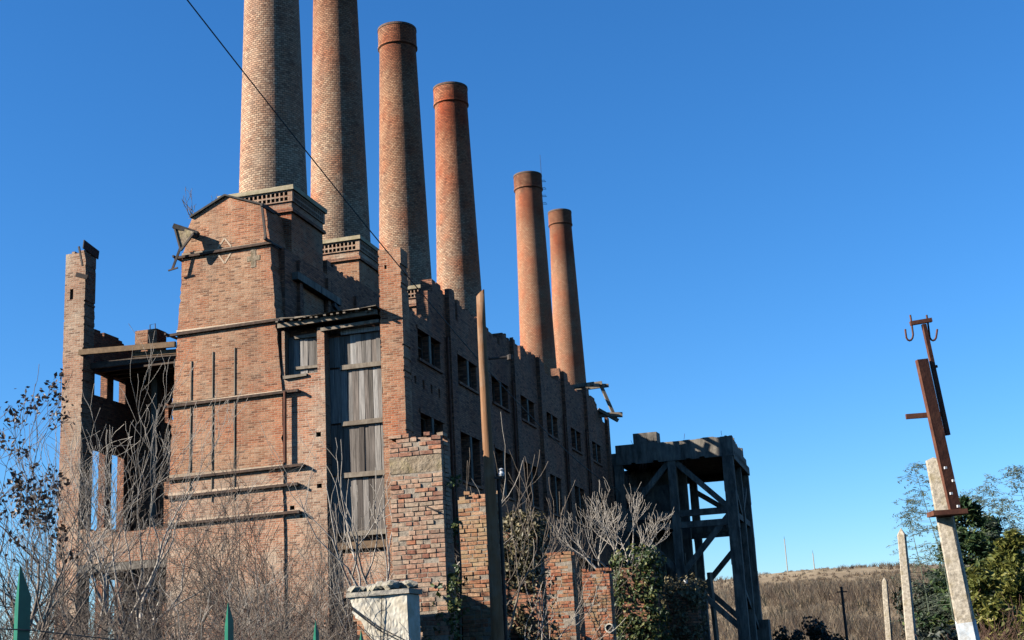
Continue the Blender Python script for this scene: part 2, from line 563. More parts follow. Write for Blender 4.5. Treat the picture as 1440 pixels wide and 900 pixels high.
M['pier_a'] = random_mat('pale_mixed_brick', [(0, (0.24, 0.10, 0.065)), (0.25, (0.40, 0.21, 0.14)), (0.45, (0.46, 0.31, 0.22)), (0.65, (0.42, 0.32, 0.23)), (0.82, (0.45, 0.18, 0.095)), (1, (0.52, 0.37, 0.26))], moss=((0.42, 0.33, 0.24), 0.6))
M['pier_b'] = random_mat('orange_brick', [(0, (0.36, 0.14, 0.075)), (0.4, (0.47, 0.23, 0.13)), (0.75, (0.42, 0.26, 0.16)), (1, (0.50, 0.31, 0.19))], moss=((0.40, 0.32, 0.16), 0.55))
M['pier_c'] = random_mat('red_brick', [(0, (0.30, 0.095, 0.05)), (0.5, (0.42, 0.16, 0.085)), (1, (0.46, 0.22, 0.13))], moss=((0.32, 0.25, 0.13), 0.85))

# ------------------------------------------------------------------ ground and hills
def ground_mat():
    m, n, l, b = new_mat('rough_ground')
    tc = n.new('ShaderNodeTexCoord').outputs['Object']
    t = noise(n, l, tc, 0.35, 8, 0.7)
    r = ramp(n, [(0.3, (0.03, 0.026, 0.016)), (0.5, (0.055, 0.045, 0.027)), (0.7, (0.085, 0.07, 0.042))])
    l.new(t.outputs['Fac'], r.inputs[0])
    l.new(r.outputs[0], b.inputs['Base Color'])
    return m


def hill_mat():
    m, n, l, b = new_mat('dry_grass_hill')
    tc = n.new('ShaderNodeTexCoord').outputs['Object']
    t = noise(n, l, tc, 0.12, 8, 0.7)
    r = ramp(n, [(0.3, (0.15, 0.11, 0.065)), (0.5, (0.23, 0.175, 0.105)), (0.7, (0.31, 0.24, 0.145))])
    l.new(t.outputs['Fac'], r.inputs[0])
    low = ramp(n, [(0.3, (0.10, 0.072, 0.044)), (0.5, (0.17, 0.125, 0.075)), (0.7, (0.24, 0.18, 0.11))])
    l.new(t.outputs['Fac'], low.inputs[0])
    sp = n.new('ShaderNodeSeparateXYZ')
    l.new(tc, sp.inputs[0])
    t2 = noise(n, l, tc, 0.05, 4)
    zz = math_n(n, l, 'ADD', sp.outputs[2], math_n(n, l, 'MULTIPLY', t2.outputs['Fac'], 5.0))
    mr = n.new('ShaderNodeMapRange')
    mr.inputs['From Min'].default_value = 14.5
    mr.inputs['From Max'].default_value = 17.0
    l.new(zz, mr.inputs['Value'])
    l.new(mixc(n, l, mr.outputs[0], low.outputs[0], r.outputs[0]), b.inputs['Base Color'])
    return m


g = MB()
S = 2500.0
g.quad((-S, -S, 0), (S, -S, 0), (S, S, 0), (-S, S, 0))
struct(g.build('ground', ground_mat()))


def hill_h(x, y):
    t = min(max((y - 110.0) / 150.0, 0), 1)
    s = t * t * (3 - 2 * t)
    side = 0.55 + 0.45 / (1 + math.exp(-(x - 15) / 18.0))
    und = 0.6 * math.sin(x * 0.05 + 1.1) + 0.35 * math.sin(x * 0.13 + y * 0.03) + 0.3 * math.sin(y * 0.11)
    return -0.6 + (16.2 * side + und) * s + max(0, y - 260) * 0.004


hm = MB()
NX, NY = 90, 40
hx = [-260 + 560 * i / NX for i in range(NX + 1)]
hy = [105 + 325 * j / NY for j in range(NY + 1)]
for j in range(NY + 1):
    for i in range(NX + 1):
        hm.v.append((hx[i], hy[j], hill_h(hx[i], hy[j])))
for j in range(NY):
    for i in range(NX):
        a = j * (NX + 1) + i
        hm.f.append((a, a + 1, a + NX + 2, a + NX + 1))
        hm.uv.append(None)
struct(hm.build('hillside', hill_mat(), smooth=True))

# ------------------------------------------------------------------ the power station
TH = rad(15.034)
BASE = Vector((-3.725, 44.0, 0))
station = thing('power_station', BASE, 'ruined brick power station with tapered front tower and long windowed side wall', 'building', -TH)


def raggedy(a0, a1, ztop, drop, step=0.25, r=rnd, row=0.075):
    """notches that break up a wall top: list of hole rects"""
    out, a, h = [], a0, 0
    while a < a1:
        w = r.choice((1, 1, 2, 2, 3)) * step / 2
        h = max(0, min(drop, h + r.choice((-2, -1, -1, 0, 1, 1, 2)) * row))
        if h > 0:
            out.append((a, min(a + w, a1), ztop - h, ztop + 1))
        a += w
    return out


def chips(a0, a1, z0, z1, n, r=rnd):
    out = []
    for k in range(n):
        z = z0 + round(r.uniform(0, z1 - z0) / 0.075) * 0.075
        w, h = r.choice((0.012, 0.018, 0.025, 0.04)), r.choice((0.075, 0.075, 0.15))
        out.append((a0 - 1, a0 + w, z, z + h) if r.random() < 0.5 else (a1 - w, a1 + 1, z, z + h))
    return out


# front wall between tower and opening, with a boarded window
m = MB()
holes = [(-4.38, -3.16, 11.55, 14.0), (-3.16, -2.90, 13.12, 14.0), (-3.25, -3.07, 9.30, 9.46), (-3.25, -3.07, 7.55, 7.70), (-4.25, -4.08, 6.9, 7.04), (-3.9, -3.78, 6.6, 6.7)]
m.wall('x', 0.0, 0.45, -4.49, -2.89, 0, 13.15, holes)
m.build('front_wall', M['brick_pale'], station)
m = MB().wall('x', 0.25, 0.6, -2.89, -0.82, 0, 5.35, [(-2.6, -1.2, -1, 3.9)])
m.build('front_wall', M['brick_pale'], station)
m = MB().wall('x', 0.0, 0.7, -0.82, 0.0, 0, 15.62, raggedy(-0.8, -0.02, 15.62, 0.16) + chips(-0.82, 0, 5, 15.5, 46) + [(-0.6, -0.52, 14.9, 15.05)])
m.build('corner_pier', M['brick'], station)
# jamb return walls
MB().box(-0.84, -0.6, 0.35, 0.42, 5.95, 13.0).build('door_frame', M['tan_timber'], station)
# timber boards of the tall opening
r2 = random.Random(21)
rails = [5.98, 7.95, 9.72, 11.68, 12.98]
for k in range(4):
    x = -2.88
    while x < -0.93:
        w = r2.uniform(0.15, 0.24)
        x1 = min(x + w, -0.90)
        zt = rails[k + 1] - 0.02
        if k == 3:
            zt = 12.8 + r2.uniform(-0.03, 0.05)
        MB().jbox(x + 0.006, x1 - 0.006, 0.40 + r2.uniform(-0.015, 0.015), 0.43, rails[k] + 0.03 + r2.uniform(0, 0.03), zt, 0.008, r2).build('board', M['wood' if k > 1 else 'wood_brown'], station)
        x = x1
for z in rails[:4]:
    MB().jbox(-2.45, -0.88, 0.30, 0.395, z - 0.09, z + 0.07, 0.012).build('rail', M['timber'], station)
MB().jbox(-2.87, -0.84, 0.12, 0.4, 5.45, 5.68, 0.02).build('sill_beam', M['tan_timber'], station)
MB().jbox(-2.4, -0.9, 0.26, 0.36, 12.84, 12.99, 0.02).build('rail', M['wood'], station)
# dark wall behind the boards so that the hall is closed
MB().wall('x', 0.52, 0.6, -4.45, -0.75, 5.4, 13.3).build('inner_wall', M['brick_dark'], station)
# boarded window
x = -4.36
while x < -3.2:
    w = r2.uniform(0.13, 0.22)
    x1 = min(x + w, -3.17)
    MB().jbox(x + 0.005, x1 - 0.005, 0.27 + r2.uniform(-0.012, 0.012), 0.30, 11.58, 12.95 + r2.uniform(-0.06, 0.03), 0.008, r2).build('board', M['wood'], station)
    x = x1
MB().jbox(-4.1, -3.18, 0.19, 0.26, 11.76, 11.86, 0.01).build('rail', M['timber'], station)
MB().jbox(-4.12, -3.18, 0.17, 0.25, 12.86, 12.98, 0.015).build('rail', M['timber'], station)
MB().jbox(-4.42, -3.55, -0.10, 0.12, 11.43, 11.54, 0.02).build('window_sill', M['timber'], station)

# broken lean-to roof over the opening: purlins, slats and sheets
for (p, q, w, h) in (((-4.55, -0.15, 13.30), (-0.85, -0.2, 13.36), 0.14, 0.16), ((-4.5, 0.35, 13.42), (-0.85, 0.3, 13.45), 0.14, 0.14), ((-3.0, -0.02, 13.02), (-0.86, 0.02, 13.1), 0.1, 0.12)):
    MB().beam(p, q, w, h).build('purlin', M['timber'], station)
for k in range(15):
    x = -4.45 + k * 0.25 + r2.uniform(-0.06, 0.06)
    MB().beam((x, -0.42 + r2.uniform(-0.12, 0.12), 13.40 + r2.uniform(-0.03, 0.03)), (x + r2.uniform(-0.1, 0.1), 1.3, 13.75), 0.09, 0.05).build('rafter', M['timber'], station)
for k in range(6):
    x = -4.4 + k * 0.6
    MB().jbox(x, x + 0.62, -0.45 + r2.uniform(-0.1, 0.12), 0.9, 13.47, 13.50, 0.035, r2).build('roof_slat', M['timber'], station)
MB().box(-4.5, -0.02, 0.62, 34.4, 13.35, 13.5).build('unseen_roof_slab', M['sheet'], station)  # unseen slab added to keep the hall dark behind the side windows

# ---- tower at the front
ZT = [0.0, 10.9, 16.4]


def tower_x(z, side):
    if side < 0:
        return -9.0 + 0.30 * z / 10.9 if z < 10.9 else -8.70 + (z - 10.9) / 5.5 * 0.36
    return -4.44 if z < 10.9 else -4.45 - (z - 10.9) / 5.5 * 0.42


m = MB()
mlow = MB()
prof_l = [(tower_x(z, -1), z) for z in (0, 3, 6, 8.3, 10.9, 13.5, 16.4)] + [(-8.16, 17.38), (-7.93, 17.86)]
prof_r = [(tower_x(z, 1), z) for z in (0, 3, 6, 8.3, 10.9, 13.5, 16.4)] + [(-4.98, 17.35), (-5.06, 17.83)]
def wear(prof, sgn):
    out = []
    for (xa, za), (xb, zb) in zip(prof[:-1], prof[1:]):
        nst = max(1, int((zb - za) / 0.15))
        for k in range(nst):
            x = xa + (xb - xa) * k / nst
            z = za + (zb - za) * k / nst
            chip = rnd.uniform(0, 0.022) if rnd.random() < 0.8 else rnd.uniform(0.03, 0.075)
            out.append((x - sgn * (chip if k else 0), z))
    return out + [prof[-1]]


prof_l, prof_r = wear(prof_l, -1), wear(prof_r, 1)
# same number of levels on both edges
zs = sorted({round(z, 4) for _, z in prof_r if z <= 17.35})


def lerp_prof(prof, z):
    for (xa, za), (xb, zb) in zip(prof[:-1], prof[1:]):
        if za <= z <= zb:
            return xa + (xb - xa) * (z - za) / max(1e-6, zb - za)
    return prof[-1][0]


prof_l = [(lerp_prof(prof_l, z), z) for z in zs] + [(-7.93, 17.86)]
prof_r = [(lerp_prof(prof_r, z), z) for z in zs] + [(-5.06, 17.83)]
yF, yB = -0.06, 1.3
for (a, b, c, d) in zip(prof_l[:-1], prof_r[:-1], prof_r[1:], prof_l[1:]):
    m_ = mlow if a[1] < 8 else m
    m_.quad((a[0], yF, a[1]), (b[0], yF, b[1]), (c[0], yF, c[1]), (d[0], yF, d[1]))
    m_.quad((b[0], yF, b[1]), (b[0], yB, b[1]), (c[0], yB, c[1]), (c[0], yF, c[1]))
    m_.quad((a[0], yB, a[1]), (a[0], yF, a[1]), (d[0], yF, d[1]), (d[0], yB, d[1]))
mt = m
m.quad((prof_l[-1][0], yF, 17.86), (prof_r[-1][0], yF, 17.83), (-6.63, yF, 18.45))
m.quad((prof_l[-1][0], yF, 17.86), (-6.63, yF, 18.45), (-6.63, yB, 18.45), (prof_l[-1][0], yB, 17.86))
m.quad((-6.63, yF, 18.45), (prof_r[-1][0], yF, 17.83), (prof_r[-1][0], yB, 17.83), (-6.63, yB, 18.45))
m.build('tower', M['brick'], station)
mlow.build('tower_base', M['brick_pale'], station)
m = MB().beam((-8.02, 0.5, 17.82), (-6.62, 0.5, 18.47), 1.3, 0.07)
m.build('gable_coping', M['sheet'], station)
m = MB().beam((-6.62, 0.5, 18.47), (-5.0, 0.5, 17.84), 1.3, 0.06)
m.build('gable_coping', M['sheet'], station)
for z, e0, e1 in ((16.38, 0.28, 0.10), (13.52, 0.38, 0.16), (10.93, 0.30, 0.62), (8.35, 0.2, 0.75), (7.72, 0.1, 0.55), (6.78, 0.25, 0.6)):
    x0, x1 = tower_x(z, -1) - e0, tower_x(z, 1) + e1
    MB().beam((x0, -0.12, z - 0.05), (x1, -0.12, z + 0.03), 0.10, 0.09).build('tie_beam', M['rust_dark'], station)
    MB().jbox(tower_x(z, -1), tower_x(z, 1), -0.10, -0.05, z + 0.03, z + 0.10, 0.02).build('mortar_ledge', M['pale_inlay'], station)
    for xx, s in ((x0, -1), (x1, 1)):
        MB().beam((xx, -0.24, z), (xx + s * 0.03, 0.9, z + 0.03), 0.06, 0.08).build('tie_beam', M['iron'], station)
for x, z0, z1 in ((-7.97, 7.6, 12.45), (-7.13, 7.4, 12.7), (-6.28, 7.4, 12.75)):
    MB().beam((x, -0.078, z0), (x + 0.03, -0.078, z1), 0.034, 0.036, (0, 1, 0)).build('upright_bar', M['timber'], station)
MB().tube([(-4.33, -0.16, 8.5), (-4.31, -0.16, 10.95)], [0.055, 0.055], 8).build('drain_pipe', M['rust'], station)
m = MB()
for (a, b) in (((-6.92, 16.50), (-6.66, 16.85)), ((-6.66, 16.85), (-6.40, 16.50)), ((-6.92, 16.27), (-6.66, 15.9)), ((-6.66, 15.9), (-6.40, 16.27))):
    m.beam((a[0], -0.065, a[1]), (b[0], -0.065, b[1]), 0.014, 0.06)
m.build('lozenge_inlay', M['pale_inlay'], station)
MB().jbox(-5.62, -5.44, -0.075, -0.055, 15.6, 16.25, 0.01).build('render_patch', M['band'], station)
MB().jbox(-5.78, -5.28, -0.073, -0.055, 15.85, 16.02, 0.01).build('render_patch', M['band'], station)
# bracket with triangular sheet at the left shoulder, stay arms
m = MB()
tri = [(-8.40, 17.40), (-7.62, 17.08), (-8.12, 16.46)]
m.quad(*[(x, -0.55, z) for x, z in tri])
m.quad(*[(x, -0.52, z) for x, z in tri[::-1]])
m.build('bracket_plate', M['band'], station)
MB().beam((-8.44, -0.5, 17.40), (-7.58, -0.3, 17.04), 0.30, 0.17).build('bracket_hood', M['sheet'], station)
MB().beam((-7.62, -0.57, 17.0), (-8.12, -0.57, 16.44), 0.07, 0.07).build('bracket_arm', M['iron'], station)
MB().beam((-8.40, -0.57, 17.38), (-8.12, -0.57, 16.42), 0.06, 0.06).build('bracket_arm', M['iron'], station)
MB().beam((-8.25, -0.3, 16.75), (-8.58, -0.35, 15.85), 0.05, 0.08).build('bracket_arm', M['iron'], station)
MB().beam((-8.74, -0.35, 15.82), (-8.36, -0.35, 15.88), 0.05, 0.05).build('bracket_arm', M['iron'], station)
MB().beam((-5.05, -0.35, 17.82), (-4.9, -0.35, 16.5), 0.06, 0.08).build('bracket_arm', M['iron'], station)
MB().beam((-5.02, -0.45, 17.76), (-5.02, 0.6, 17.78), 0.08, 0.10).build('bracket_arm', M['iron'], station)
MB().beam((-4.93, -0.4, 16.52), (-4.88, 0.2, 16.45), 0.08, 0.10).build('bracket_arm', M['iron'], station)

# ---- high boiler-house wall behind the tower
r3 = random.Random(5)
holes = [(2.2, 4.3, 12.0, 15.35)] + raggedy(4.4, 7.8, 17.0, 0.55, r=r3) + raggedy(11.2, 15.8, 17.3, 0.6, r=r3) + raggedy(19, 24, 17.8, 0.4, r=r3) + raggedy(28, 41, 17.8, 0.4, r=r3) + raggedy(45, 50, 17.8, 0.4, r=r3) + [(4.4, 7.8, 17.0, 19), (11.0, 15.8, 17.3, 19), (0, 4.4, 16.4, 19), (7.7, 11.1, 17.0, 19), (15.7, 19.0, 17.3, 19)]
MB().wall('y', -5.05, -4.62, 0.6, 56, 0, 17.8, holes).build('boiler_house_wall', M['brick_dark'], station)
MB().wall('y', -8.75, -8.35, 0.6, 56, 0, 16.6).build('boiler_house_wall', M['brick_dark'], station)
MB().box(-8.4, -4.9, 1.3, 56, 15.9, 16.1).build('unseen_roof_slab', M['sheet'], station)
MB().box(-8.4, -4.9, 4.6, 4.9, 0, 15.9).build('inner_wall', M['brick_dark'], station)
MB().box(-8.7, -4.7, 56, 56.4, 0, 16.4).build('end_wall', M['brick_dark'], station)
MB().beam((-4.5, 1.2, 15.5), (-4.5, 5.2, 15.45), 0.25, 0.28).build('lintel', M['concrete'], station)
MB().beam((-4.42, 4.5, 15.2), (-4.45, 7.6, 14.4), 0.12, 0.16).build('stay', M['iron'], station)
for y in (1.75, 4.35, 7.2, 10.5):
    MB().box(-4.62, -4.50, y - 0.13, y + 0.13, 9, 16.2).build('pilaster', M['brick_dark'], station)

# chimney base blocks with pierced brick band
CH_Y = [2.75, 9.3, 17.4, 26.1, 43.2, 52.6]
for ci, cy in enumerate(CH_Y[:4]):
    x0, x1, y0, y1 = -7.55, -4.6, cy - 1.5, cy + 1.5
    zt = 19.0
    cbase = MB().box(x0 + 0.08, x1 - 0.08, y0 + 0.08, y1 - 0.08, 14.0, 18.0).build('chimney_base', M['brick'], station)
    MB().box(x0 - 0.02, x1 + 0.02, y0 - 0.02, y1 + 0.02, 18.0, 18.12).build('cornice', M['brick_dark'], cbase)
    MB().box(x0 + 0.06, x1 - 0.06, y0 + 0.06, y1 - 0.06, 18.12, 18.40).build('cornice', M['brick_pale'], cbase)
    MB().box(x0 + 0.2, x1 - 0.2, y0 + 0.2, y1 - 0.2, 18.4, 18.85).build('band_backing', M['brick_dark'], cbase)
    # pierced band: two rows of openings between brick bars
    for axis, lo, hi, p in (('x', x0, x1, y0), ('y', y0, y1, x1 - 0.12), ('x', x0, x1, y1 - 0.12), ('y', y0, y1, x0)):
        nb = 15
        hl = []
        for k in range(nb):
            c = lo + 0.16 + (hi - lo - 0.32) * (k + 0.5) / nb
            for zz in (18.44, 18.64):
                hl.append((c - 0.062, c + 0.062, zz, zz + 0.14))
        a, b = (lo, hi) if axis == 'x' else (lo + 0.121, hi - 0.121)
        MB().wall(axis, p, p + 0.12, a, b, 18.40, 18.84, hl).build('pierced_band', M['brick_pale'], cbase)
    MB().jbox(x0 - 0.07, x1 + 0.07, y0 - 0.07, y1 + 0.07, 18.842, 19.0, 0.012).build('coping', M['lime'], cbase)

# ---- long side wall with bays
WY = [1.5, 6.0, 10.58, 15.0, 19.5, 24.6, 29.65]
holes = []
for y in WY:
    for a, b in ((y, y + 1.12), (y + 1.34, y + 2.42)):
        holes += [(a, b, 11.98, 13.05), (a, b, 8.2, 10.05), (a, b, 4.3, 6.4)]
for k in range(4):
    holes.append((1.0 + k * 0.85, 1.2 + k * 0.85, 11.0 - 0.02 * k, 11.28))
PROF = [(0.7, 2.75, 13.66), (2.75, 3.3, 14.85), (3.3, 5.3, 15.35), (5.3, 5.85, 15.2), (5.85, 6.25, 14.5), (6.25, 8.9, 15.3), (8.9, 11.7, 15.0), (11.7, 12.1, 14.7),
        (12.1, 12.6, 15.05), (12.6, 14.5, 15.45), (14.5, 15.0, 15.25), (15.0, 15.5, 14.9), (15.5, 18.85, 15.5), (18.85, 22.6, 15.25), (22.6, 23.1, 15.45), (23.1, 24.9, 15.85), (24.9, 28.4, 15.5),
        (28.4, 31.9, 15.7), (31.9, 33.2, 15.4), (33.2, 34.5, 14.75)]
for a_, b_, zt in PROF:
    holes.append((a_, b_, zt, 17))
    holes += raggedy(a_, b_, zt, 0.26, r=r3)
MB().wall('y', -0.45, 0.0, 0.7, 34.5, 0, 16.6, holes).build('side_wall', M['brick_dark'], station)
# standing remains of the parapet piers, taller toward the far end
for y, w, zt in ((5.1, 0.9, 15.6), (9.6, 0.8, 15.2), (14.1, 0.9, 15.6), (18.7, 1.0, 15.8), (23.7, 1.0, 15.9), (28.8, 0.9, 16.0), (34.1, 0.75, 15.2)):
    MB().wall('y', 0.002, 0.17, y - w / 2 + 0.1, y + w / 2 - 0.1, 0, zt - 0.2, raggedy(y - w / 2, y + w / 2, zt - 0.2, 0.3, r=r3)).build('pilaster', M['brick_dark'], station)
for y in (4.55, 13.55, 23.05, 28.1):
    MB().tube([(0.1, y, 0), (0.1, y, 13.4)], [0.055, 0.055], 8).build('drain_pipe', M['rust'], station)
# window surrounds: lintel, mullion, frame bars
for y in WY:
    for z0, z1 in ((11.98, 13.05), (8.2, 10.05), (4.3, 6.4)):
        w = MB().box(-0.2, 0.03, y + 1.13, y + 1.33, z0, z1).build('window', M['concrete'], station)
        MB().box(0.003, 0.05, y - 0.12, y + 2.54, z1, z1 + 0.14).build('lintel', M['brick_dark'], w)
        MB().box(0.003, 0.09, y - 0.1, y + 2.52, z0 - 0.09, z0).build('sill', M['brick_dark'], w)
        for a, b in ((y, y + 1.12), (y + 1.34, y + 2.42)):
            if r3.random() < 0.6:
                f = MB()
                f.box(-0.28, -0.22, a + 0.003, a + 0.06, z0 + 0.002, z1 - 0.002)
                f.box(-0.28, -0.22, b - 0.06, b - 0.003, z0 + 0.002, z1 - 0.002)
                f.box(-0.275, -0.225, a + 0.06, b - 0.06, z1 - 0.07, z1 - 0.004)
                if r3.random() < 0.5:
                    f.box(-0.27, -0.23, a + 0.06, b - 0.06, (z0 + z1) / 2, (z0 + z1) / 2 + 0.05)
                f.build('frame', M['bark_dark'], w)
MB().box(-4.3, -0.5, 34.0, 34.45, 0, 14.2).build('end_wall', M['brick_dark'], station)
MB().box(-4.3, 0.0, 34.0, 34.45, 0, 13.3).build('end_wall', M['brick_dark'], station) if False else None
# collapsed roof timbers at the far end
for p, q, w in (((-2.4, 30.2, 16.2), (0.25, 30.4, 16.35), 0.2), ((-2.4, 32.2, 16.6), (0.3, 32.4, 16.75), 0.2), ((-2.2, 33.6, 16.75), (0.4, 33.8, 16.85), 0.18),
                ((-0.1, 29.8, 16.2), (0.15, 34.2, 16.95), 0.18), ((-1.3, 29.8, 16.2), (-1.1, 34.2, 17.0), 0.18), ((0.15, 32.6, 16.75), (0.85, 32.9, 14.7), 0.17),
                ((-0.4, 32.4, 14.95), (1.3, 32.7, 14.85), 0.26), ((0.0, 32.2, 15.2), (1.0, 32.8, 14.55), 0.18), ((-1.2, 31.0, 15.3), (-0.3, 31.2, 16.4), 0.15)):
    MB().beam(p, q, w, w).build('broken_timber', M['timber'], station)

# ---- open bay and tall pillar on the left
MB().wall('x', 0.0, 0.68, -13.22, -12.37, 0, 17.2, raggedy(-13.22, -12.6, 17.2, 0.2) + chips(-13.22, -12.37, 5, 17, 60) + [(-13.0, -12.86, 15.35, 15.75)]).build('tall_pillar', M['brick_pale'], station)
MB().beam((-12.345, -0.22, 17.36), (-12.345, 0.78, 17.2), 0.04, 0.34).build('cap_sheet', M['sheet'], station)
MB().beam((-12.6, -0.12, 17.32), (-12.42, -0.12, 16.55), 0.06, 0.06).build('bracket_arm', M['iron'], station)
MB().beam((-12.62, -0.2, 16.22), (-12.2, -0.1, 16.08), 0.1, 0.16).build('bracket_arm', M['iron'], station)
LH = []
for z0, z1 in ((11.84, 12.74), (6.9, 9.86), (2.6, 5.24)):
    for a, b in ((0.78, 1.6), (2.04, 2.86)):
        LH.append((a, b, z0, z1))
MB().wall('y', -12.65, -12.37, 0.69, 4.0, 0, 14.32, LH + raggedy(0.7, 4, 14.32, 0.2)).build('bay_side_wall', M['brick_dark'], station)
MB().wall('x', 3.6, 3.9, -12.36, -8.72, 0, 13.2, [(-10.95, -10.6, 11.2, 12.1)]).build('bay_rear_wall', M['brick_dark'], station)
MB().box(-12.34, -8.76, 0.9, 3.58, 12.98, 13.1).build('bay_slab', M['sheet'], station)  # dark sheet colour puts the soffit's shade into the slab
for k in range(5):
    MB().box(-12.34, -8.76, 0.45 + 0.62 * k, 0.6 + 0.62 * k, 12.75, 12.97).build('joist', M['bark_dark'], station)
MB().beam((-12.5, -0.05, 13.28), (-8.6, -0.05, 13.14), 0.12, 0.2).build('front_beam', M['tan_timber'], station)
MB().beam((-10.4, 0.15, 13.0), (-8.6, 0.15, 12.92), 0.12, 0.17).build('front_beam', M['tan_timber'], station)
m = MB().wall('x', 2.0, 2.7, -11.47, -10.55, 13.1, 14.42, raggedy(-11.47, -10.55, 14.42, 0.2))
m.build('roof_stub', M['brick'], station)
MB().tube([(-11.0, 2.3, 14.2), (-11.02, 2.3, 14.68), (-10.8, 2.3, 14.7), (-10.78, 2.3, 14.2)], [0.02] * 4, 5).build('roof_stub_loop', M['iron'], station)
MB().wall('x', 0.02, 0.32, -12.36, -8.8, 5.62, 6.85, raggedy(-12.3, -8.8, 6.85, 0.2)).build('spandrel_wall', M['brick_pale'], station)
MB().jbox(-12.36, -8.8, 0.0, 0.35, 5.35, 5.6, 0.02).build('lintel', M['concrete'], station)
MB().box(-11.1, -10.85, 2.6, 2.9, 0, 13.3).build('bay_post', M['concrete'], station)

# ------------------------------------------------------------------ chimneys
def loc2world(x, y, z=0):
    return BASE + Matrix.Rotation(-TH, 3, 'Z') @ Vector((x, y, z))


CH_TOP = [34.0, 34.0, 33.1, 33.5, 34.1, 34.4]
CH_LAB = ['tall pale brick chimney nearest the camera, rising cut off behind the gabled tower', 'tall brick chimney second from the left, its top cut off by the picture edge',
          'brick chimney third from the left, with a plain collar and the highest visible top', 'brick chimney fourth from the left, streaked red below its collar',
          'orange brick chimney carrying a thin lightning rod, fifth from the left', 'farthest and rightmost orange brick chimney with a dark sooty collar']
for i, cy in enumerate(CH_Y):
    zt = CH_TOP[i]
    t = thing('chimney', loc2world(-6.07, cy, 0), CH_LAB[i], 'chimney', -TH, 'row of brick chimneys on the power station')
    rb = 1.30
    z0 = 15.95 if i > 3 else 19.0
    rt = 0.93 if i < 5 else 0.84
    prof = []
    NS = 26
    for k in range(NS + 1):
        s = k / NS
        prof.append((rb + (rt - rb) * s, z0 + (zt - 1.15 - z0) * s))
    MB().ring(0, 0, prof, 64).build('shaft', M['chim'][i], t, smooth=True)
    rc = rt + 0.05
    MB().ring(0, 0, [(rt - 0.02, zt - 1.17), (rc, zt - 1.12), (rc, zt - 0.12), (rc - 0.02, zt - 0.1)], 64).build('collar', M['chim'][i], t, smooth=False)
    col_o = t.children[-1] if t.children[-1].name.startswith('collar') else [c for c in t.children if c.name.startswith('collar')][0]
    MB().ring(0, 0, [(rt + 0.02, zt - 1.14), (rc + 0.03, zt - 1.10), (rc + 0.03, zt - 1.02), (rc - 0.01, zt - 1.0)], 64).build('collar_ring', M['chim'][i], col_o)
    MB().ring(0, 0, [(rc - 0.03, zt - 0.14), (rc + 0.02, zt - 0.12), (rc + 0.01, zt), (rc - 0.25, zt + 0.02), (rc - 0.27, zt - 2.0)], 64).build('rim', M['chim_cap'], col_o)
    if i == 4:
        MB().tube([(0.86, 0.5, zt - 1.0), (0.86, 0.5, zt + 1.6)], [0.02, 0.012], 5).build('lightning_rod', M['iron'], t)
        for k in range(4):
            MB().tube([(0.8, 0.45, zt - 0.4 - 0.55 * k), (1.12, 0.6, zt - 0.4 - 0.55 * k), (1.12, 0.25, zt - 0.4 - 0.55 * k), (0.85, 0.2, zt - 0.4 - 0.55 * k)], [0.018] * 4, 4).build('climbing_iron', M['iron'], t)

# ------------------------------------------------------------------ coal trestle on the right
tr = thing('concrete_trestle', BASE, 'dark braced concrete bunker frame on legs adjoining the far end of the power station', 'trestle', -TH)
Y0, X0, X1, YB = 34.7, 0.35, 7.15, 43.5
CM = M['concrete']
MB().wall('x', Y0, Y0 + 0.35, X0, X1, 12.25, 13.42, raggedy(X0, X1, 13.42, 0.06, r=r3, row=0.02) + [(a_, a_ + 0.3, 11, 12.25 + b_) for a_, b_ in ((1.2, 0.08), (2.5, 0.12), (4.4, 0.06), (5.2, 0.1))]).build('front_beam', CM, tr)
MB().box(X0, X1 - 0.002, Y0 + 0.352, YB, 12.35, 12.6).build('deck', CM, tr)
MB().wall('y', X1 - 0.35, X1 - 0.002, Y0 + 0.352, YB, 12.1, 13.4, [(36, 36.8, 13.25, 14), (37.5, 38.4, 13.1, 14), (38.4, 40, 13.2, 14), (40.5, 43.5, 12.9, 14), (42, 43.5, 12.5, 14)] + raggedy(35.1, 43.5, 13.4, 0.25, r=r3)).build('side_beam', CM, tr)
MB().wall('x', YB - 0.35, YB, X0, X1 - 0.36, 11.9, 13.0).build('rear_beam', CM, tr)
for (x, y, w, zb) in ((6.78, Y0 + 0.03, 0.62, 0), (3.55, Y0 + 0.05, 0.45, 0), (X0 + 0.1, Y0 + 0.05, 0.5, 0), (6.8, YB - 0.7, 0.55, 0), (3.6, YB - 0.7, 0.45, 0), (6.82, 39.0, 0.45, 0)):
    lg = MB()
    for k in range(6):
        lg.jbox(x - w / 2, x + w / 2, y + 0.002, y + 0.5, zb + 2.05 * k, zb + 2.05 * k + 2.07, 0.018, r3)
    lg.build('leg', CM, tr)
MB().box(6.5, 8.3, Y0 - 0.4, YB + 0.3, 0, 1.0).build('footing', CM, tr)
MB().box(6.3, 7.5, YB - 1.2, YB + 0.2, 0, 3.2).build('footing', CM, tr)
for x, zt in ((X0 + 0.6, 0), (4, 0)):
    pass
# horizontal rails
for y in (Y0 + 0.1, YB - 0.6, 39.1):
    for z in (9.2, 8.55):
        if y == 39.1 and z > 9:
            continue
        MB().beam((X0 + 0.1, y + 0.17, z), (6.6, y + 0.17, z + 0.02), 0.26, 0.36).build('tie', CM, tr)
MB().beam((6.8, Y0 + 0.5, 9.0), (6.8, YB - 0.5, 9.0), 0.3, 0.34).build('tie', CM, tr)
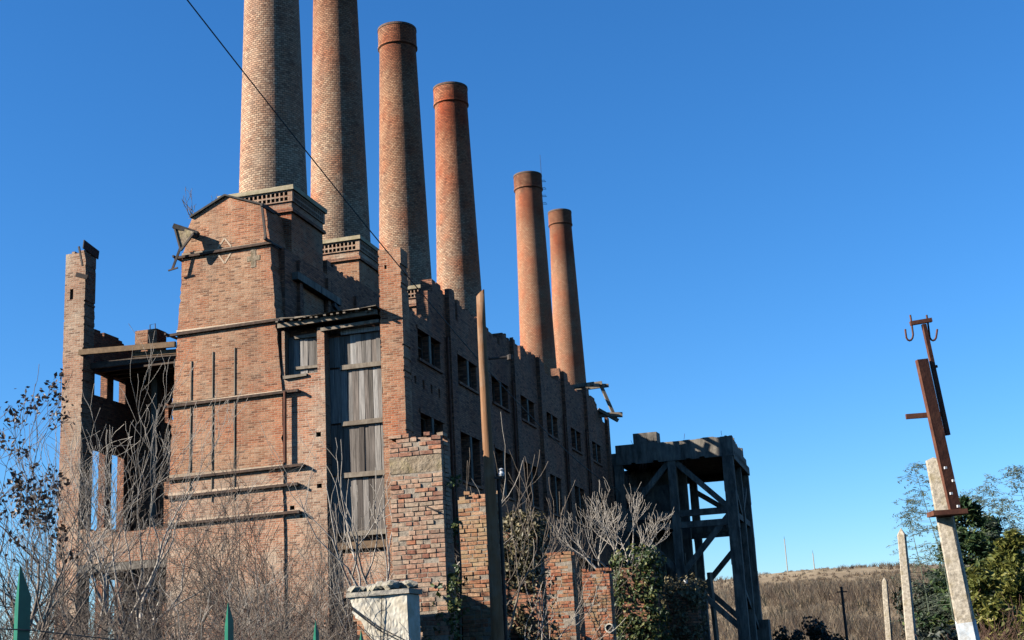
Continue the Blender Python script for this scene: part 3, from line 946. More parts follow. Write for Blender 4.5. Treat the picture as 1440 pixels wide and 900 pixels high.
# braces
for p, q, y in (((3.7, 12.25), (6.6, 9.35), Y0 + 0.12), ((3.4, 12.25), (0.7, 9.4), Y0 + 0.12), ((6.6, 9.0), (3.7, 5.9), Y0 + 0.12), ((0.7, 9.0), (3.4, 6.0), Y0 + 0.12),
                ((3.7, 5.6), (6.6, 2.7), Y0 + 0.12), ((6.6, 8.4), (3.7, 5.4), YB - 0.5), ((3.7, 5.4), (6.6, 2.5), YB - 0.5), ((3.7, 11.3), (6.6, 9.3), YB - 0.5)):
    MB().beam((p[0], y + 0.2, p[1]), (q[0], y + 0.2, q[1]), 0.26, 0.32).build('brace', CM, tr)
for p, q in (((Y0 + 0.6, 5.2), (YB - 0.6, 2.6)), ((Y0 + 0.6, 11.2), (39, 9.2)), ((39.3, 9.2), (YB - 0.6, 11.2))):
    MB().beam((6.8, p[0], p[1]), (6.8, q[0], q[1]), 0.26, 0.3).build('brace', CM, tr)
# hopper and planks hanging inside the near half
MB().box(-0.5, X0 - 0.002, Y0 + 0.25, Y0 + 0.5, 0, 13.0).build('side_panel', CM, tr)
MB().wall('x', 37.9, 38.2, -0.6, 3.9, 0, 12.34, []).build('rear_panel', CM, tr)
m = MB()
m.hexa([(1.0, 36, 8.5), (3.2, 36, 8.5), (3.2, 37.8, 8.5), (1.0, 37.8, 8.5), (0.7, 35.6, 11.0), (3.3, 35.6, 11.0), (3.3, 37.88, 11.0), (0.7, 37.88, 11.0)])
m.build('hopper', CM, tr)
for k in range(9):
    x = 0.7 + k * 0.42
    MB().beam((x, 36.2 + r3.uniform(0, 1), r3.uniform(0, 1)), (x + r3.uniform(-0.2, 0.2), 36.3 + r3.uniform(0, 1), r3.uniform(6.5, 8.4)), 0.14, 0.12).build('upright_timber', M['timber'], tr)
MB().jbox(1.1, 2.5, 36.5, 37.8, 12.6, 14.35, 0.05).build('roof_box', CM, tr)
for k in range(14):
    x, z = r3.uniform(X0 + 0.3, X1 - 0.2), r3.choice((12.24, 13.42))
    MB().tube([(x, Y0 - 0.01, z), (x + r3.uniform(-0.1, 0.1), Y0 - 0.12, z + (0.25 if z > 13 else -0.3) * r3.uniform(0.4, 1)), (x + r3.uniform(-0.2, 0.2), Y0 - 0.1, z + (0.4 if z > 13 else -0.5) * r3.uniform(0.4, 1))], [0.012] * 3, 4).build('rebar', M['rust'], tr)
MB().beam((5.1, 36.5, 0.0), (4.95, 36.6, 5.9), 0.22, 0.22).build('upright_timber', M['timber'], tr)

# ------------------------------------------------------------------ brick piers in the foreground (single bricks)
def brick_variants():
    out = []
    rr = random.Random(3)
    for k in range(8):
        bm = bmesh.new()
        bmesh.ops.create_cube(bm, size=1.0)
        bmesh.ops.scale(bm, vec=(0.236, 0.112, 0.065), verts=bm.verts)
        bmesh.ops.bevel(bm, geom=bm.edges[:], offset=0.007, segments=1, affect='EDGES')
        for v in bm.verts:
            v.co += Vector((rr.uniform(-1, 1) * 0.005, rr.uniform(-1, 1) * 0.004, rr.uniform(-1, 1) * 0.004))
        me = bpy.data.meshes.new('brick')
        bm.to_mesh(me)
        bm.free()
        out.append(me)
    return out


BASE_BRICKS = brick_variants()


def brick_pier(xr, yf, w, d, h, mat, label, seed, ragged=5, jit=0.006, band=None, hole=None):
    """pier in station axes: right face at local x=xr, front at local y=yf"""
    t = thing('brick_pier', loc2world(xr - w / 2, yf, 0), label, 'pier', -TH, 'ruined brick piers in a row')
    rr = random.Random(seed)
    ms = []
    for b in BASE_BRICKS:
        c = b.copy()
        c.materials.append(mat)
        ms.append(c)
    BH = 0.0755
    n = int(h / BH)
    nb = max(2, round(w / 0.25))
    bl = w / nb
    MB().jbox(-w / 2 + 0.011, w / 2 - 0.011, 0.011, d - 0.011, 0, (n - max(2, ragged - 2)) * BH, 0.003, rr).build('mortar_core', M['mortar'], t)
    items = []
    for i in range(n):
        z = (i + 0.5) * BH
        gone = max(0.0, (i - (n - ragged)) / ragged) ** 1.5 * 0.6
        xs = []
        x = -w / 2
        while x < w / 2 - 0.02:
            x1 = x + rr.choice((0.122, 0.122, 0.17, 0.245, 0.235))
            if w / 2 - x1 < 0.08:
                x1 = w / 2
            xs.append((x, x1))
            x = x1
        for a, b in xs:
            if band and band[0] < z < band[1]:
                continue
            if rr.random() < gone:
                continue
            if rr.random() < 0.012:
                continue
            if hole and hole[0] < (a + b) / 2 < hole[1] and hole[2] < z < hole[3]:
                continue
            yo = rr.gauss(0, jit)
            if rr.random() < 0.08:
                yo += rr.uniform(0.012, 0.04)
            items.append(((a + b) / 2, d * 0 + 0.056 + yo, z, (b - a) - 0.012, 0.112, 0))
            if rr.random() >= gone:
                items.append(((a + b) / 2, d - 0.056, z, (b - a) - 0.012, 0.112, 2))
        m_ = d - 0.24
        if rr.random() >= gone:
            items.append((w / 2 - 0.056 + rr.gauss(0, jit), d / 2, z, 0.112, m_, 1))
            items.append((-w / 2 + 0.056, d / 2, z, 0.112, m_, 2))
    single = [q for q in items if q[5] < 2 and q[2] > 1.45]
    single.sort(key=lambda q: (q[5], -q[2]))
    single = single[:296]
    rest = set(items) - set(single)
    for q in single:
        o = bpy.data.objects.new('brick', rr.choice(ms))
        C.objects.link(o)
        o.parent = t
        o.location = (q[0], q[1], q[2])
        o.scale = (q[3] / 0.236, q[4] / 0.112, 1.0 + rr.uniform(-0.05, 0.05))
        o.rotation_euler = (rr.gauss(0, 0.008), rr.gauss(0, 0.014), rr.gauss(0, 0.02))
    m = MB()
    for q in rest:
        m.jbox(q[0] - q[3] / 2, q[0] + q[3] / 2, q[1] - q[4] / 2, q[1] + q[4] / 2, q[2] - 0.031, q[2] + 0.031, 0.003, rr)
    m.build('rear_brickwork', mat, t, kind='stuff')
    return t


XR = 8.34
p1 = brick_pier(XR - 0.1, -21.14, 0.91, 0.46, 5.33, M['pier_a'], 'tallest pale mixed-brick pier with loose bricks on top, beside the wooden pole', 11, 3, 0.006, band=(4.62, 4.92))
MB().jbox(-0.45, 0.44, 0.008, 0.3, 4.63, 4.905, 0.012).build('render_band', M['band'], p1, label='rough ochre mortar band')
MB().tube([(0.18, 0.0, 4.06), (0.2, -0.09, 4.05), (0.30, -0.1, 4.0), (0.46, -0.09, 3.95)], [0.014, 0.014, 0.012, 0.01], 6).build('iron_hook', M['iron'], p1)
p2 = brick_pier(XR, -18.5, 0.72, 0.42, 4.66, M['pier_b'], 'orange brick pier half hidden behind the wooden pole', 12, 4)
p3 = brick_pier(XR, -12.75, 0.62, 0.40, 3.92, M['pier_c'], 'red brick pier with a bite out of its lower right edge', 13, 3, hole=(0.12, 0.4, 2.3, 2.55))
p4 = brick_pier(XR, -8.76, 0.70, 0.40, 3.75, M['pier_c'], 'red brick pier with a round white-rimmed pipe hole low on its right', 14, 3, hole=(0.14, 0.4, 2.1, 2.36))
q = MB().ring(0, 0, [(0.085, -0.06), (0.085, 0.0), (0.115, 0.0), (0.115, 0.05), (0.085, 0.05)], 16).build('pipe_rim', M['plaster'], p4)
MB().ring(0.26, 0.0, [(0.0, 2.14), (0.10, 2.14)], 16) if False else None
MB().tube([(0.26, 0.03, 2.24), (0.26, -0.006, 2.24)], [0.085, 0.085], 16).build('dark_mouth_disc', M['cable'], p4)  # solid black disc stands in for the shade inside the hole
q.location = (0.26, 0.01, 2.24)
q.rotation_euler = (PI / 2, 0, 0)

# low ruined wall joining the piers on their far side
lw = thing('low_ruined_wall', loc2world(7.42, -20.5, 0), 'low dark broken brick wall running between the foreground piers', 'wall', -TH)
rr = random.Random(31)
hl = []
a = 0.0
while a < 14.5:
    w_ = rr.uniform(0.12, 0.5)
    z_ = 3.05 - 0.2 * a + rr.uniform(-0.12, 0.12) if a < 4.2 else 2.25 - 0.02 * a + rr.uniform(-0.12, 0.12)
    hl.append((a, a + w_, z_, 5))
    a += w_
MB().wall('y', -0.15, 0.15, 0, 14.5, 0, 3.8, hl).build('masonry', M['brick_dark'], lw)
for k in range(26):
    a = rr.uniform(0.2, 14.2)
    z_ = 3.05 - 0.2 * a if a < 4.2 else 2.25 - 0.02 * a
    MB().jbox(-0.12, 0.0, a, a + 0.24, z_ - 0.05, z_ + 0.07, 0.01, rr).build('loose_brick', M['pier_c'], lw)

# plastered gate pillar with stones on top
wb = thing('plastered_block', loc2world(7.42, -22.1, 0), 'cracked white plastered block with rough stones on top, in front of the tallest pier', 'gate pillar', -TH)
MB().wall('x', 0.03, 0.52, -0.40, 0.47, 0, 2.64, [(-0.40, -0.3, 1.2, 2.1), (-0.40, -0.34, 2.1, 2.3)]).build('brick_core', M['brick'], wb)
m = MB()
NXP, NZP = 26, 60
pg = {}
for i in range(NXP + 1):
    for k in range(NZP + 1):
        z = 2.66 * k / NZP
        edge = -0.42 + 0.50 * max(0, min(1, (2.5 - z) / 0.75)) + 0.03 * math.sin(z * 23) + 0.02 * math.sin(z * 61)
        x = edge + (0.5 - edge) * i / NXP
        pg[i, k] = Vector((x, -0.012 + 0.012 * math.sin(x * 9 + z * 5) + rr.uniform(-0.004, 0.004), z))
for i in range(NXP):
    for k in range(NZP):
        m.quad(pg[i, k], pg[i + 1, k], pg[i + 1, k + 1], pg[i, k + 1])
for k in range(NZP):
    m.quad(pg[0, k] + Vector((0, 0.06, 0)), pg[0, k], pg[0, k + 1], pg[0, k + 1] + Vector((0, 0.06, 0)))
    m.quad(pg[NXP, k], Vector((0.5 + rr.uniform(-0.004, 0.004), 0.54, pg[0, k].z)), Vector((0.5, 0.54, pg[0, k + 1].z)), pg[NXP, k + 1])
m.build('plaster_skin', M['plaster'], wb)
MB().jbox(-0.5, 0.53, -0.04, 0.6, 2.662, 2.73, 0.02).build('capping', M['stone'], wb)
for k in range(12):
    bm = bmesh.new()
    bmesh.ops.create_icosphere(bm, subdivisions=2, radius=1.0)
    for v in bm.verts:
        v.co *= 1 + rr.uniform(-0.22, 0.22)
    bmesh.ops.scale(bm, vec=(rr.uniform(0.07, 0.15), rr.uniform(0.08, 0.14), rr.uniform(0.05, 0.11)), verts=bm.verts)
    me = bpy.data.meshes.new('stone')
    bm.to_mesh(me)
    bm.free()
    me.materials.append(M['stone'])
    o = part('stone', me, wb)
    o.location = (-0.4 + 0.085 * k if k < 11 else 0.2, rr.uniform(0.05, 0.35), 2.77 + (0.04 if k > 4 else 0))
m = MB()
for x0, z0, x1, z1 in ((-0.45, 2.55, 0.5, 1.95), (-0.42, 2.5, 0.5, 1.9), (-0.3, 2.25, 0.3, 1.7), (0.1, 2.66, 0.05, 1.7)):
    m.tube([(x0, -0.03, z0), ((x0 + x1) / 2, -0.05, (z0 + z1) / 2 - 0.05), (x1, -0.03, z1)], [0.008] * 3, 4)
m.build('wires', M['cable'], wb)

# wooden pole
pl = thing('wooden_pole', (-0.53, 21.78, 0), 'slender brown wooden pole with slanted top standing beside the tallest brick pier', 'pole')
rr = random.Random(4)
pts, rads = [], []
top = at(677, 412, 21.78)
for k in range(15):
    s = k / 14
    pts.append((0.02 * math.sin(s * 5) + (top.x + 0.53) * s, 0, top.z * s))
    rads.append(0.115 - 0.043 * s + rr.uniform(-0.002, 0.002))
m = MB().tube(pts, rads, 14)
for k in range(14):   # slanted cut at the head
    i = len(m.v) - 14 + k
    v = m.v[i]
    m.v[i] = (v[0], v[1], v[2] + (v[0] - pts[-1][0]) * 0.9)
m.build('shaft', M['pole'], pl, smooth=True)
MB().tube([(0.16, 0.05, 0), (0.17, 0.05, 4.5)], [0.03, 0.03], 8).build('conduit', M['iron'], pl)
MB().ring(0.22, -0.05, [(0.0, 4.52), (0.04, 4.52), (0.055, 4.56), (0.03, 4.60), (0.05, 4.63), (0.0, 4.66)], 12).build('insulator', M['white'], pl)
MB().beam((0.1, -0.02, 4.5), (0.24, -0.05, 4.5), 0.04, 0.04).build('insulator_arm', M['iron'], pl)
MB().tube([(0.1, 0.0, 6.5), (0.42, 0.02, 6.52)], [0.02, 0.02], 6).build('hook', M['iron'], pl)
MB().ring(0.46, 0.02, [(0.0, 6.46), (0.05, 6.47), (0.05, 6.55), (0.0, 6.57)], 10).build('hook_insulator', M['iron'], pl)

# ------------------------------------------------------------------ concrete posts on the right
def concrete_post(base, topp, w0, w1, label, capped=True, paint=None):
    b, tpt = Vector(base), Vector(topp)
    t = thing('concrete_post', b, label, 'post', rad(-24), 'concrete posts along the right edge')
    R = Matrix.Rotation(rad(24), 3, 'Z')
    d = R @ (tpt - b)
    m = MB()
    secs = []
    ch = 0.22
    NS = 8
    for k in range(NS + 1):
        s = k / NS
        w = (w0 + (w1 - w0) * s) / 2
        c = d * s
        j = 0.004
        secs.append([c + Vector((x * w + rnd.uniform(-j, j), y * w + rnd.uniform(-j, j), 0)) for x, y in ((-1 + ch, -1), (1 - ch, -1), (1, -1 + ch), (1, 1 - ch), (1 - ch, 1), (-1 + ch, 1), (-1, 1 - ch), (-1, -1 + ch))])
    for A, B in zip(secs[:-1], secs[1:]):
        for k in range(8):
            m.quad(A[k], A[(k + 1) % 8], B[(k + 1) % 8], B[k])
    tip = d + Vector((0, 0, w1 * (0.9 if capped else 0.25)))
    for k in range(8):
        m.quad(secs[-1][k], secs[-1][(k + 1) % 8], tip)
    m.build('shaft', M['post_concrete'], t)
    if paint:
        m = MB()
        sc_ = []
        for s_ in paint:
            w = (w0 + (w1 - w0) * s_) / 2 + 0.006
            sc_.append([d * s_ + Vector((x * w, y * w, rnd.uniform(-0.05, 0.05))) for x, y in ((-1 + ch, -1), (1 - ch, -1), (1, -1 + ch), (1, 1 - ch), (1 - ch, 1), (-1 + ch, 1), (-1, 1 - ch), (-1, -1 + ch))])
        for k in range(8):
            m.quad(sc_[0][k], sc_[0][(k + 1) % 8], sc_[1][(k + 1) % 8], sc_[1][k])
        m.build('paint_band', M['paint'], t, label='worn pale blue-white paint band')
    return t, R


A0, A1 = at(1363, 900, 20.0), at(1313, 648, 20.0)
dirA = (A1 - A0).normalized()
baseA = A0 - dirA * (A0.z / dirA.z)
cp1, Rz = concrete_post(baseA, A1, 0.29, 0.215, 'leaning concrete post with a rusty steel rail and hooks bolted to its head', capped=False, paint=(0.22, 0.432))


def lp(px, py, Y=19.9):
    return Rz @ (at(px, py, Y) - baseA)


# steel rail bolted to the post: channel of three strips
r0, r1 = lp(1345, 722, 19.82), lp(1297, 505, 19.82)
nrm = Rz @ Vector((0.15, -1, 0)).normalized()
MB().beam(r0, r1, 0.15, 0.03, nrm).build('rail', M['rust'], cp1)
sd = (r1 - r0).cross(nrm).normalized()
MB().beam(r0 + sd * 0.075 - nrm * 0.03, r1 + sd * 0.075 - nrm * 0.03, 0.02, 0.09, nrm).build('rail_flange', M['rust'], cp1)
MB().beam(r0 - sd * 0.075 - nrm * 0.03, r1 - sd * 0.075 - nrm * 0.03, 0.02, 0.09, nrm).build('rail_flange', M['rust'], cp1)
MB().beam(lp(1333, 612), lp(1299, 456), 0.06, 0.06, nrm).build('top_bar', M['rust'], cp1)
MB().beam(lp(1280, 455), lp(1310, 450), 0.07, 0.06).build('cross_arm', M['rust'], cp1)
for hx_, s in ((1283, -1), (1306, 1)):
    pp = [lp(hx_ - 3, 443), lp(hx_ - 1, 455), lp(hx_ + 1, 470)]
    for k in range(7):
        a = k / 6 * PI
        cx = hx_ + 1 + s * 5 - s * 5 * math.cos(a)
        pp.append(lp(cx, 471 + 8 * math.sin(a)))
    pp.append(lp(hx_ + 1 + s * 11, 463))
    MB().tube(pp, [0.016] * len(pp), 6).build('wire_hook', M['rust'], cp1)
MB().beam(lp(1274, 586), lp(1327, 582), 0.05, 0.075).build('cross_arm', M['rust'], cp1)
MB().beam(lp(1308, 723, 19.75), lp(1356, 720, 19.75), 0.34, 0.07).build('clamp', M['rust'], cp1)
MB().beam(lp(1310, 517), lp(1318, 515), 0.04, 0.04).build('bolt', M['rust'], cp1)
for bx, by in ((1329, 658), (1340, 676), (1337, 694), (1347, 712)):
    c = lp(bx, by, 19.76)
    MB().beam(c, c + nrm * 0.03, 0.035, 0.035).build('bolt', M['white'], cp1)
b0, b1 = at(1282, 900, 33.5), at(1268, 752, 33.5)
dd = (b1 - b0).normalized()
concrete_post(b0 - dd * (b0.z / dd.z), b1, 0.27, 0.19, 'middle pointed concrete post of the three, without any ironwork')
b0, b1 = at(1250, 893, 46), at(1244, 818, 46)
dd = (b1 - b0).normalized()
concrete_post(b0 - dd * (b0.z / dd.z), b1, 0.23, 0.17, 'shortest, farthest pointed concrete post against the brown hillside')

# ------------------------------------------------------------------ green fence
fence = thing('wire_fence', (-2.14, 5.73, 0), 'green metal fence posts with dark wire mesh at lower left', 'fence')
FY = [5.73, 9.5, 13.85, 18.0, 22.1, 26.2]
FX = [-2.13, -2.08, -2.15, -2.2, -2.25, -2.3]
for i in range(6):
    x, y = FX[i] + 2.14, FY[i] - 5.73
    m = MB()
    s = 0.052 + 0.0 * i
    # angle iron, pointed top, wings facing left and right
    for (ax, ay, bx, by, zt0, zt1) in ((-s * 0.62, 0.0, 0, -0.045, 1.93, 2.1), (0, -0.045, s * 0.42, 0.035, 2.1, 1.97)):
        m.quad((x + ax, y + ay, 0), (x + bx, y + by, 0), (x + bx, y + by, zt1), (x + ax, y + ay, zt0))
        m.quad((x + bx, y + by + 0.004, 0), (x + ax, y + ay + 0.004, 0), (x + ax, y + ay + 0.004, zt0), (x + bx, y + by + 0.004, zt1))
    m.build('post', M['green'], fence)
for z in (1.83, 1.70, 1.45):
    pts = []
    for i in range(6):
        pts.append((FX[i] + 2.14 + 0.03, FY[i] - 5.73, z))
        if i < 5:
            pts.append(((FX[i] + FX[i + 1]) / 2 + 2.17, (FY[i] + FY[i + 1]) / 2 - 5.73, z - 0.04))
    MB().tube([(-0.3 + 2.14 * 0, -4.0, z)] + pts, [0.0032] * (len(pts) + 1), 4).build('strand', M['wire'], fence)
m = MB()
for k in range(200):
    y = -3.8 + k * 0.1
    m.tube([(0.035, y, 0.6), (0.035 + rnd.uniform(-0.004, 0.004), y + 0.01, 1.70)], [0.0014, 0.0014], 3, cap=False)
for k in range(11):
    z = 0.6 + k * 0.1
    m.tube([(0.035, -4, z), (0.03, 6, z), (0.035, 17, z)], [0.0014] * 3, 3, cap=False)
m.build('mesh', M['wire'], fence, kind='stuff')

# ------------------------------------------------------------------ overhead cable
ca, cb = at(236, -35, 17.0), at(870, 690, 75.0)
pts = []
for k in range(25):
    s = k / 24
    p = ca.lerp(cb, s)
    p.z -= 1.0 * 4 * s * (1 - s)
    pts.append(p - ca)
cb_o = thing('overhead_cable', ca, 'thin black cable sagging across the sky and the chimneys to the far wall', 'cable')
MB().tube(pts, [0.011 + 0.014 * k / 24 for k in range(25)], 5).build('wire_strand', M['cable'], cb_o)


# ------------------------------------------------------------------ vegetation
def grow(trunk, twigs, p, d, length, radius, depth, r, up=0.12, kink=0.22, nkid=(2, 4), ang=(0.35, 0.8), shrink=(0.55, 0.8), minr=0.004, split=2, leaves=None):
    n = 5 if depth > 1 else 4
    pts, rads = [p.copy()], [radius]
    q, dd = p.copy(), d.copy()
    endr = max(minr, radius * (0.55 if depth else 0.3))
    for k in range(n):
        dd = (dd + Vector((r.gauss(0, kink), r.gauss(0, kink), r.gauss(0, kink * 0.6) + up)) * 0.6).normalized()
        q = q + dd * (length / n)
        pts.append(q.copy())
        rads.append(radius + (endr - radius) * (k + 1) / n)
    tgt = trunk if depth >= split else twigs
    tgt.tube(pts, rads, 7 if depth >= split + 1 else (5 if depth >= 1 else 3), cap=False)
    if depth == 0:
        if leaves is not None:
            leaves.append((q, dd))
        return
    kids = r.randint(*nkid)
    for k in range(kids):
        s = r.uniform(0.35, 1.0) if k else 1.0
        i = min(int(s * n), n - 1)
        f = s * n - i
        b = pts[i].lerp(pts[i + 1], f)
        br = rads[i] + (rads[i + 1] - rads[i]) * f
        a = r.uniform(*ang) * (0.6 if k == 0 else 1)
        ax = Vector((r.gauss(0, 1), r.gauss(0, 1), r.gauss(0, 0.4)))
        ax = (ax - dd * ax.dot(dd))
        if ax.length < 1e-3:
            continue
        ax.normalize()
        nd = (dd * math.cos(a) + ax * math.sin(a)).normalized()
        grow(trunk, twigs, b, nd, length * r.uniform(*shrink), br * r.uniform(0.6, 0.85), depth - 1, r, up, kink, nkid, ang, shrink, minr, split, leaves)


def card(m, c, nrm, size, r, asp=1.0):
    nrm = nrm.normalized()
    t = nrm.cross(Vector((r.gauss(0, 1), r.gauss(0, 1), r.gauss(0, 1)))).normalized()
    b = nrm.cross(t)
    t *= size / 2 * asp
    b *= size / 2
    bend = nrm * size * 0.12
    m.quad(c - t, c - b * 0.8 + bend, c + t, c + b * 0.8 + bend)


def bare_tree(x, y, h, label, seed, group, mat='bark', stems=1, spread=0.25, depth=4, radius=0.07, name='bare_tree', cat='tree', up=0.10, nkid=(2, 3), ang=(0.3, 0.85), kink=0.26, shrink=(0.62, 0.86), z0=0.0, leafmat=None, lean=(0, 0), minr=0.0052, split=2):
    radius *= 1.55
    r = random.Random(seed)
    t = thing(name, (x, y, z0), label, cat, 0, group)
    tk, tw = MB(), MB()
    lv = [] if leafmat else None
    tot = sum(0.74 ** k for k in range(depth + 1)) * 0.92
    for s in range(stems):
        a = r.uniform(0, 2 * PI)
        sp = spread * (r.uniform(0.4, 1.0) if stems > 1 else 0.3)
        d = Vector((math.cos(a) * sp + lean[0], math.sin(a) * sp + lean[1], 1)).normalized()
        hh = (h - z0) * r.uniform(0.75, 1.0) if stems > 1 else (h - z0)
        grow(tk, tw, Vector((math.cos(a) * 0.06 * stems ** 0.5, math.sin(a) * 0.06 * stems ** 0.5, -0.05)), d, hh / tot, radius * r.uniform(0.7, 1.0), depth, r, up, kink, nkid, ang, shrink, minr, split, lv)
    tk.build('trunk', M[mat], t, smooth=True)
    tw.build('twigs', M[mat], t, smooth=True, kind='stuff')
    if leafmat:
        lm = MB()
        for (p, d) in lv:
            if p.x < 0.75 and p.z > 0.5 * (h - z0):
                for k in range(r.randint(8, 16)):
                    card(lm, p + Vector((r.gauss(0, 0.09), r.gauss(0, 0.09), r.gauss(-0.05, 0.09))), Vector((r.gauss(0, 1), r.gauss(0, 1), r.gauss(0, 1))), r.uniform(0.05, 0.09), r, 1.4)
        lm.build('leaves', M[leafmat], t, kind='stuff')
    return t


def wx(px, Y):
    return at(px, 920, Y).x


LT = 'bare trees and saplings in front of the power station'
bare_tree(wx(205, 31), 31, 8.6, 'bare forked tree in front of the open bay beside the tall pillar', 101, LT, 'bark_pale', 3, 0.16, 5, 0.085, ang=(0.25, 0.6), up=0.2)
bare_tree(wx(160, 29), 29, 7.2, 'slim bare tree growing close to the tall brick pillar', 102, LT, 'bark', 2, 0.2, 5, 0.06)
bare_tree(wx(95, 27), 27, 7.2, 'pale bare tree with wide twigs left of the tall pillar', 103, LT, 'bark_pale', 3, 0.3, 5, 0.06)
bare_tree(wx(-48, 20), 20, 7.0, 'bare tree keeping clumps of dark dry leaves at the left picture edge', 104, LT, 'bark', 2, 0.2, 5, 0.06, leafmat='dryleaf')
bare_tree(wx(-20, 25), 25, 6.6, 'grey bare tree cut by the left picture edge, behind the leafy one', 105, LT, 'bark', 3, 0.3, 5, 0.06)
bare_tree(wx(50, 33), 33, 6.4, 'thin bare tree deep among the trees at far left', 106, LT, 'bark', 3, 0.3, 5, 0.055)
bare_tree(wx(255, 33), 33, 6.8, 'bare sapling at the left foot of the tapered tower', 107, LT, 'bark', 3, 0.2, 5, 0.05)
bare_tree(wx(330, 32), 32, 7.2, 'bare sapling standing before the middle of the tapered tower', 108, LT, 'bark', 3, 0.28, 5, 0.045)
bare_tree(wx(395, 30), 30, 6.6, 'bare sapling at the right foot of the tapered tower', 109, LT, 'bark_dark', 3, 0.3, 5, 0.05, lean=(0.12, 0))
bare_tree(wx(440, 33), 33, 5.8, 'bare sapling under the small boarded window', 110, LT, 'bark', 4, 0.25, 5, 0.04)
bare_tree(wx(538, 26), 26, 6.2, 'white-barked slim tree in front of the tall boarded opening', 111, LT, 'bark_pale', 3, 0.16, 3, 0.055, lean=(-0.12, 0), up=0.2)
bare_tree(wx(486, 27), 27, 5.4, 'thin bare sapling left of the white-barked slim tree', 112, LT, 'bark_pale', 2, 0.16, 3, 0.035, up=0.2)
RT = 'bare shrubs growing among the brick piers'
bare_tree(wx(690, 26), 26, 5.9, 'upright bare shrub rising behind the orange brick pier', 121, RT, 'bark', 3, 0.16, 4, 0.05, up=0.26)
bare_tree(wx(715, 28), 28, 5.6, 'bare shrub just right of the wooden pole', 122, RT, 'bark', 3, 0.16, 4, 0.045, up=0.24)
bare_tree(wx(775, 34), 34, 5.9, 'bare shrub rising above the red pier with the bite', 123, RT, 'bark', 3, 0.26, 4, 0.05, up=0.2)
bare_tree(wx(820, 36), 36, 5.6, 'bare shrub between the two red brick piers', 124, RT, 'bark', 3, 0.3, 4, 0.045, up=0.16)
bare_tree(at(868, 812, 38.2).x, 38.2, at(868, 672, 38.2).z, 'whitish bare fig-like shrub spreading above the green ivy', 125, RT, 'bark_pale', 9, 1.7, 4, 0.032, z0=at(868, 815, 38.2).z, up=0.16, ang=(0.3, 0.75), minr=0.005, nkid=(2, 3))
bare_tree(wx(728, 25.5), 25.5, 4.6, 'pale slanting bare branches in front of the dry ivy column', 126, RT, 'bark_pale', 4, 0.35, 3, 0.03, lean=(0.12, 0), up=0.12)
BR = 'low bare brush along the fence'
for k, (px, Y, ytop, mt, lab) in enumerate([
        (-10, 17, 735, 'bark', 'bare brush at the left picture edge, left of the nearest green post'), (35, 15, 775, 'bark_dark', 'dark brush directly behind the nearest green fence post'),
        (78, 19, 720, 'bark', 'grey brush just right of the nearest green fence post'), (112, 14, 800, 'bark', 'low brush in front of the foot of the tall pillar'),
        (140, 22, 715, 'bark', 'upright brush between the tall pillar and the forked tree'), (188, 18, 770, 'bark_dark', 'dark low brush at the foot of the forked tree'),
        (250, 20, 745, 'bark', 'grey brush below the left corner of the tapered tower'), (285, 25, 690, 'bark', 'tall thin brush left of the second green fence post'),
        (312, 17, 770, 'vine', 'reddish tangled vine brush behind the second green fence post'), (338, 22, 730, 'vine', 'reddish vine brush right of the second green fence post'),
        (362, 27, 670, 'bark', 'tall grey brush below the hanging upright bars'), (386, 20, 765, 'bark', 'low grey brush left of the third green fence post'),
        (412, 25, 710, 'bark_pale', 'pale brush below the right corner of the tapered tower'), (436, 21, 775, 'bark', 'low grey brush behind the third green fence post'),
        (456, 27, 720, 'bark', 'grey brush at the left jamb of the boarded opening'), (478, 23, 785, 'vine', 'reddish low brush behind the fourth green fence post'),
        (502, 26, 750, 'bark', 'grey brush under the sill of the boarded opening'), (232, 30, 690, 'bark_pale', 'pale brush at the right of the forked tree'),
        (20, 12, 830, 'bark', 'low near brush at the lower left corner of the picture'), (165, 13, 835, 'bark_dark', 'low near brush between the first two green posts'),
        (265, 14, 820, 'bark', 'low near brush just left of the second green post'), (372, 16, 820, 'vine', 'low reddish brush just right of the second green post'),
        (218, 16, 800, 'bark_pale', 'low pale brush in front of the forked tree'), (420, 17, 835, 'bark', 'lowest brush just left of the third green post'),
        (150, 26, 735, 'bark', 'mid brush before the dark lower opening of the bay'), (300, 20, 760, 'bark', 'grey brush over the reddish vine tangle'), (345, 30, 720, 'bark_dark', 'dark brush close under the lowest tie beam'),
        (100, 24, 700, 'bark_dark', 'dark forked brush hiding the pillar foot'), (398, 28, 735, 'bark', 'brush below the drain pipe of the tower'), (10, 21, 740, 'bark_dark', 'dark brush behind the lower left corner'), (445, 30, 760, 'bark', 'brush before the pale front wall'),
        (5, 30, 670, 'bark', 'grey brush behind the tree with dry leaves'), (60, 36, 660, 'bark', 'far grey brush left of the tall pillar')]):
    bare_tree(wx(px, Y), Y, at(px, ytop, Y).z, lab, 300 + k, BR, mt, 8, 0.55, 4, 0.026,
              name='bare_brush', cat='brush', nkid=(2, 3), ang=(0.35, 1.0), kink=0.36, up=0.05, minr=0.0036, split=2)


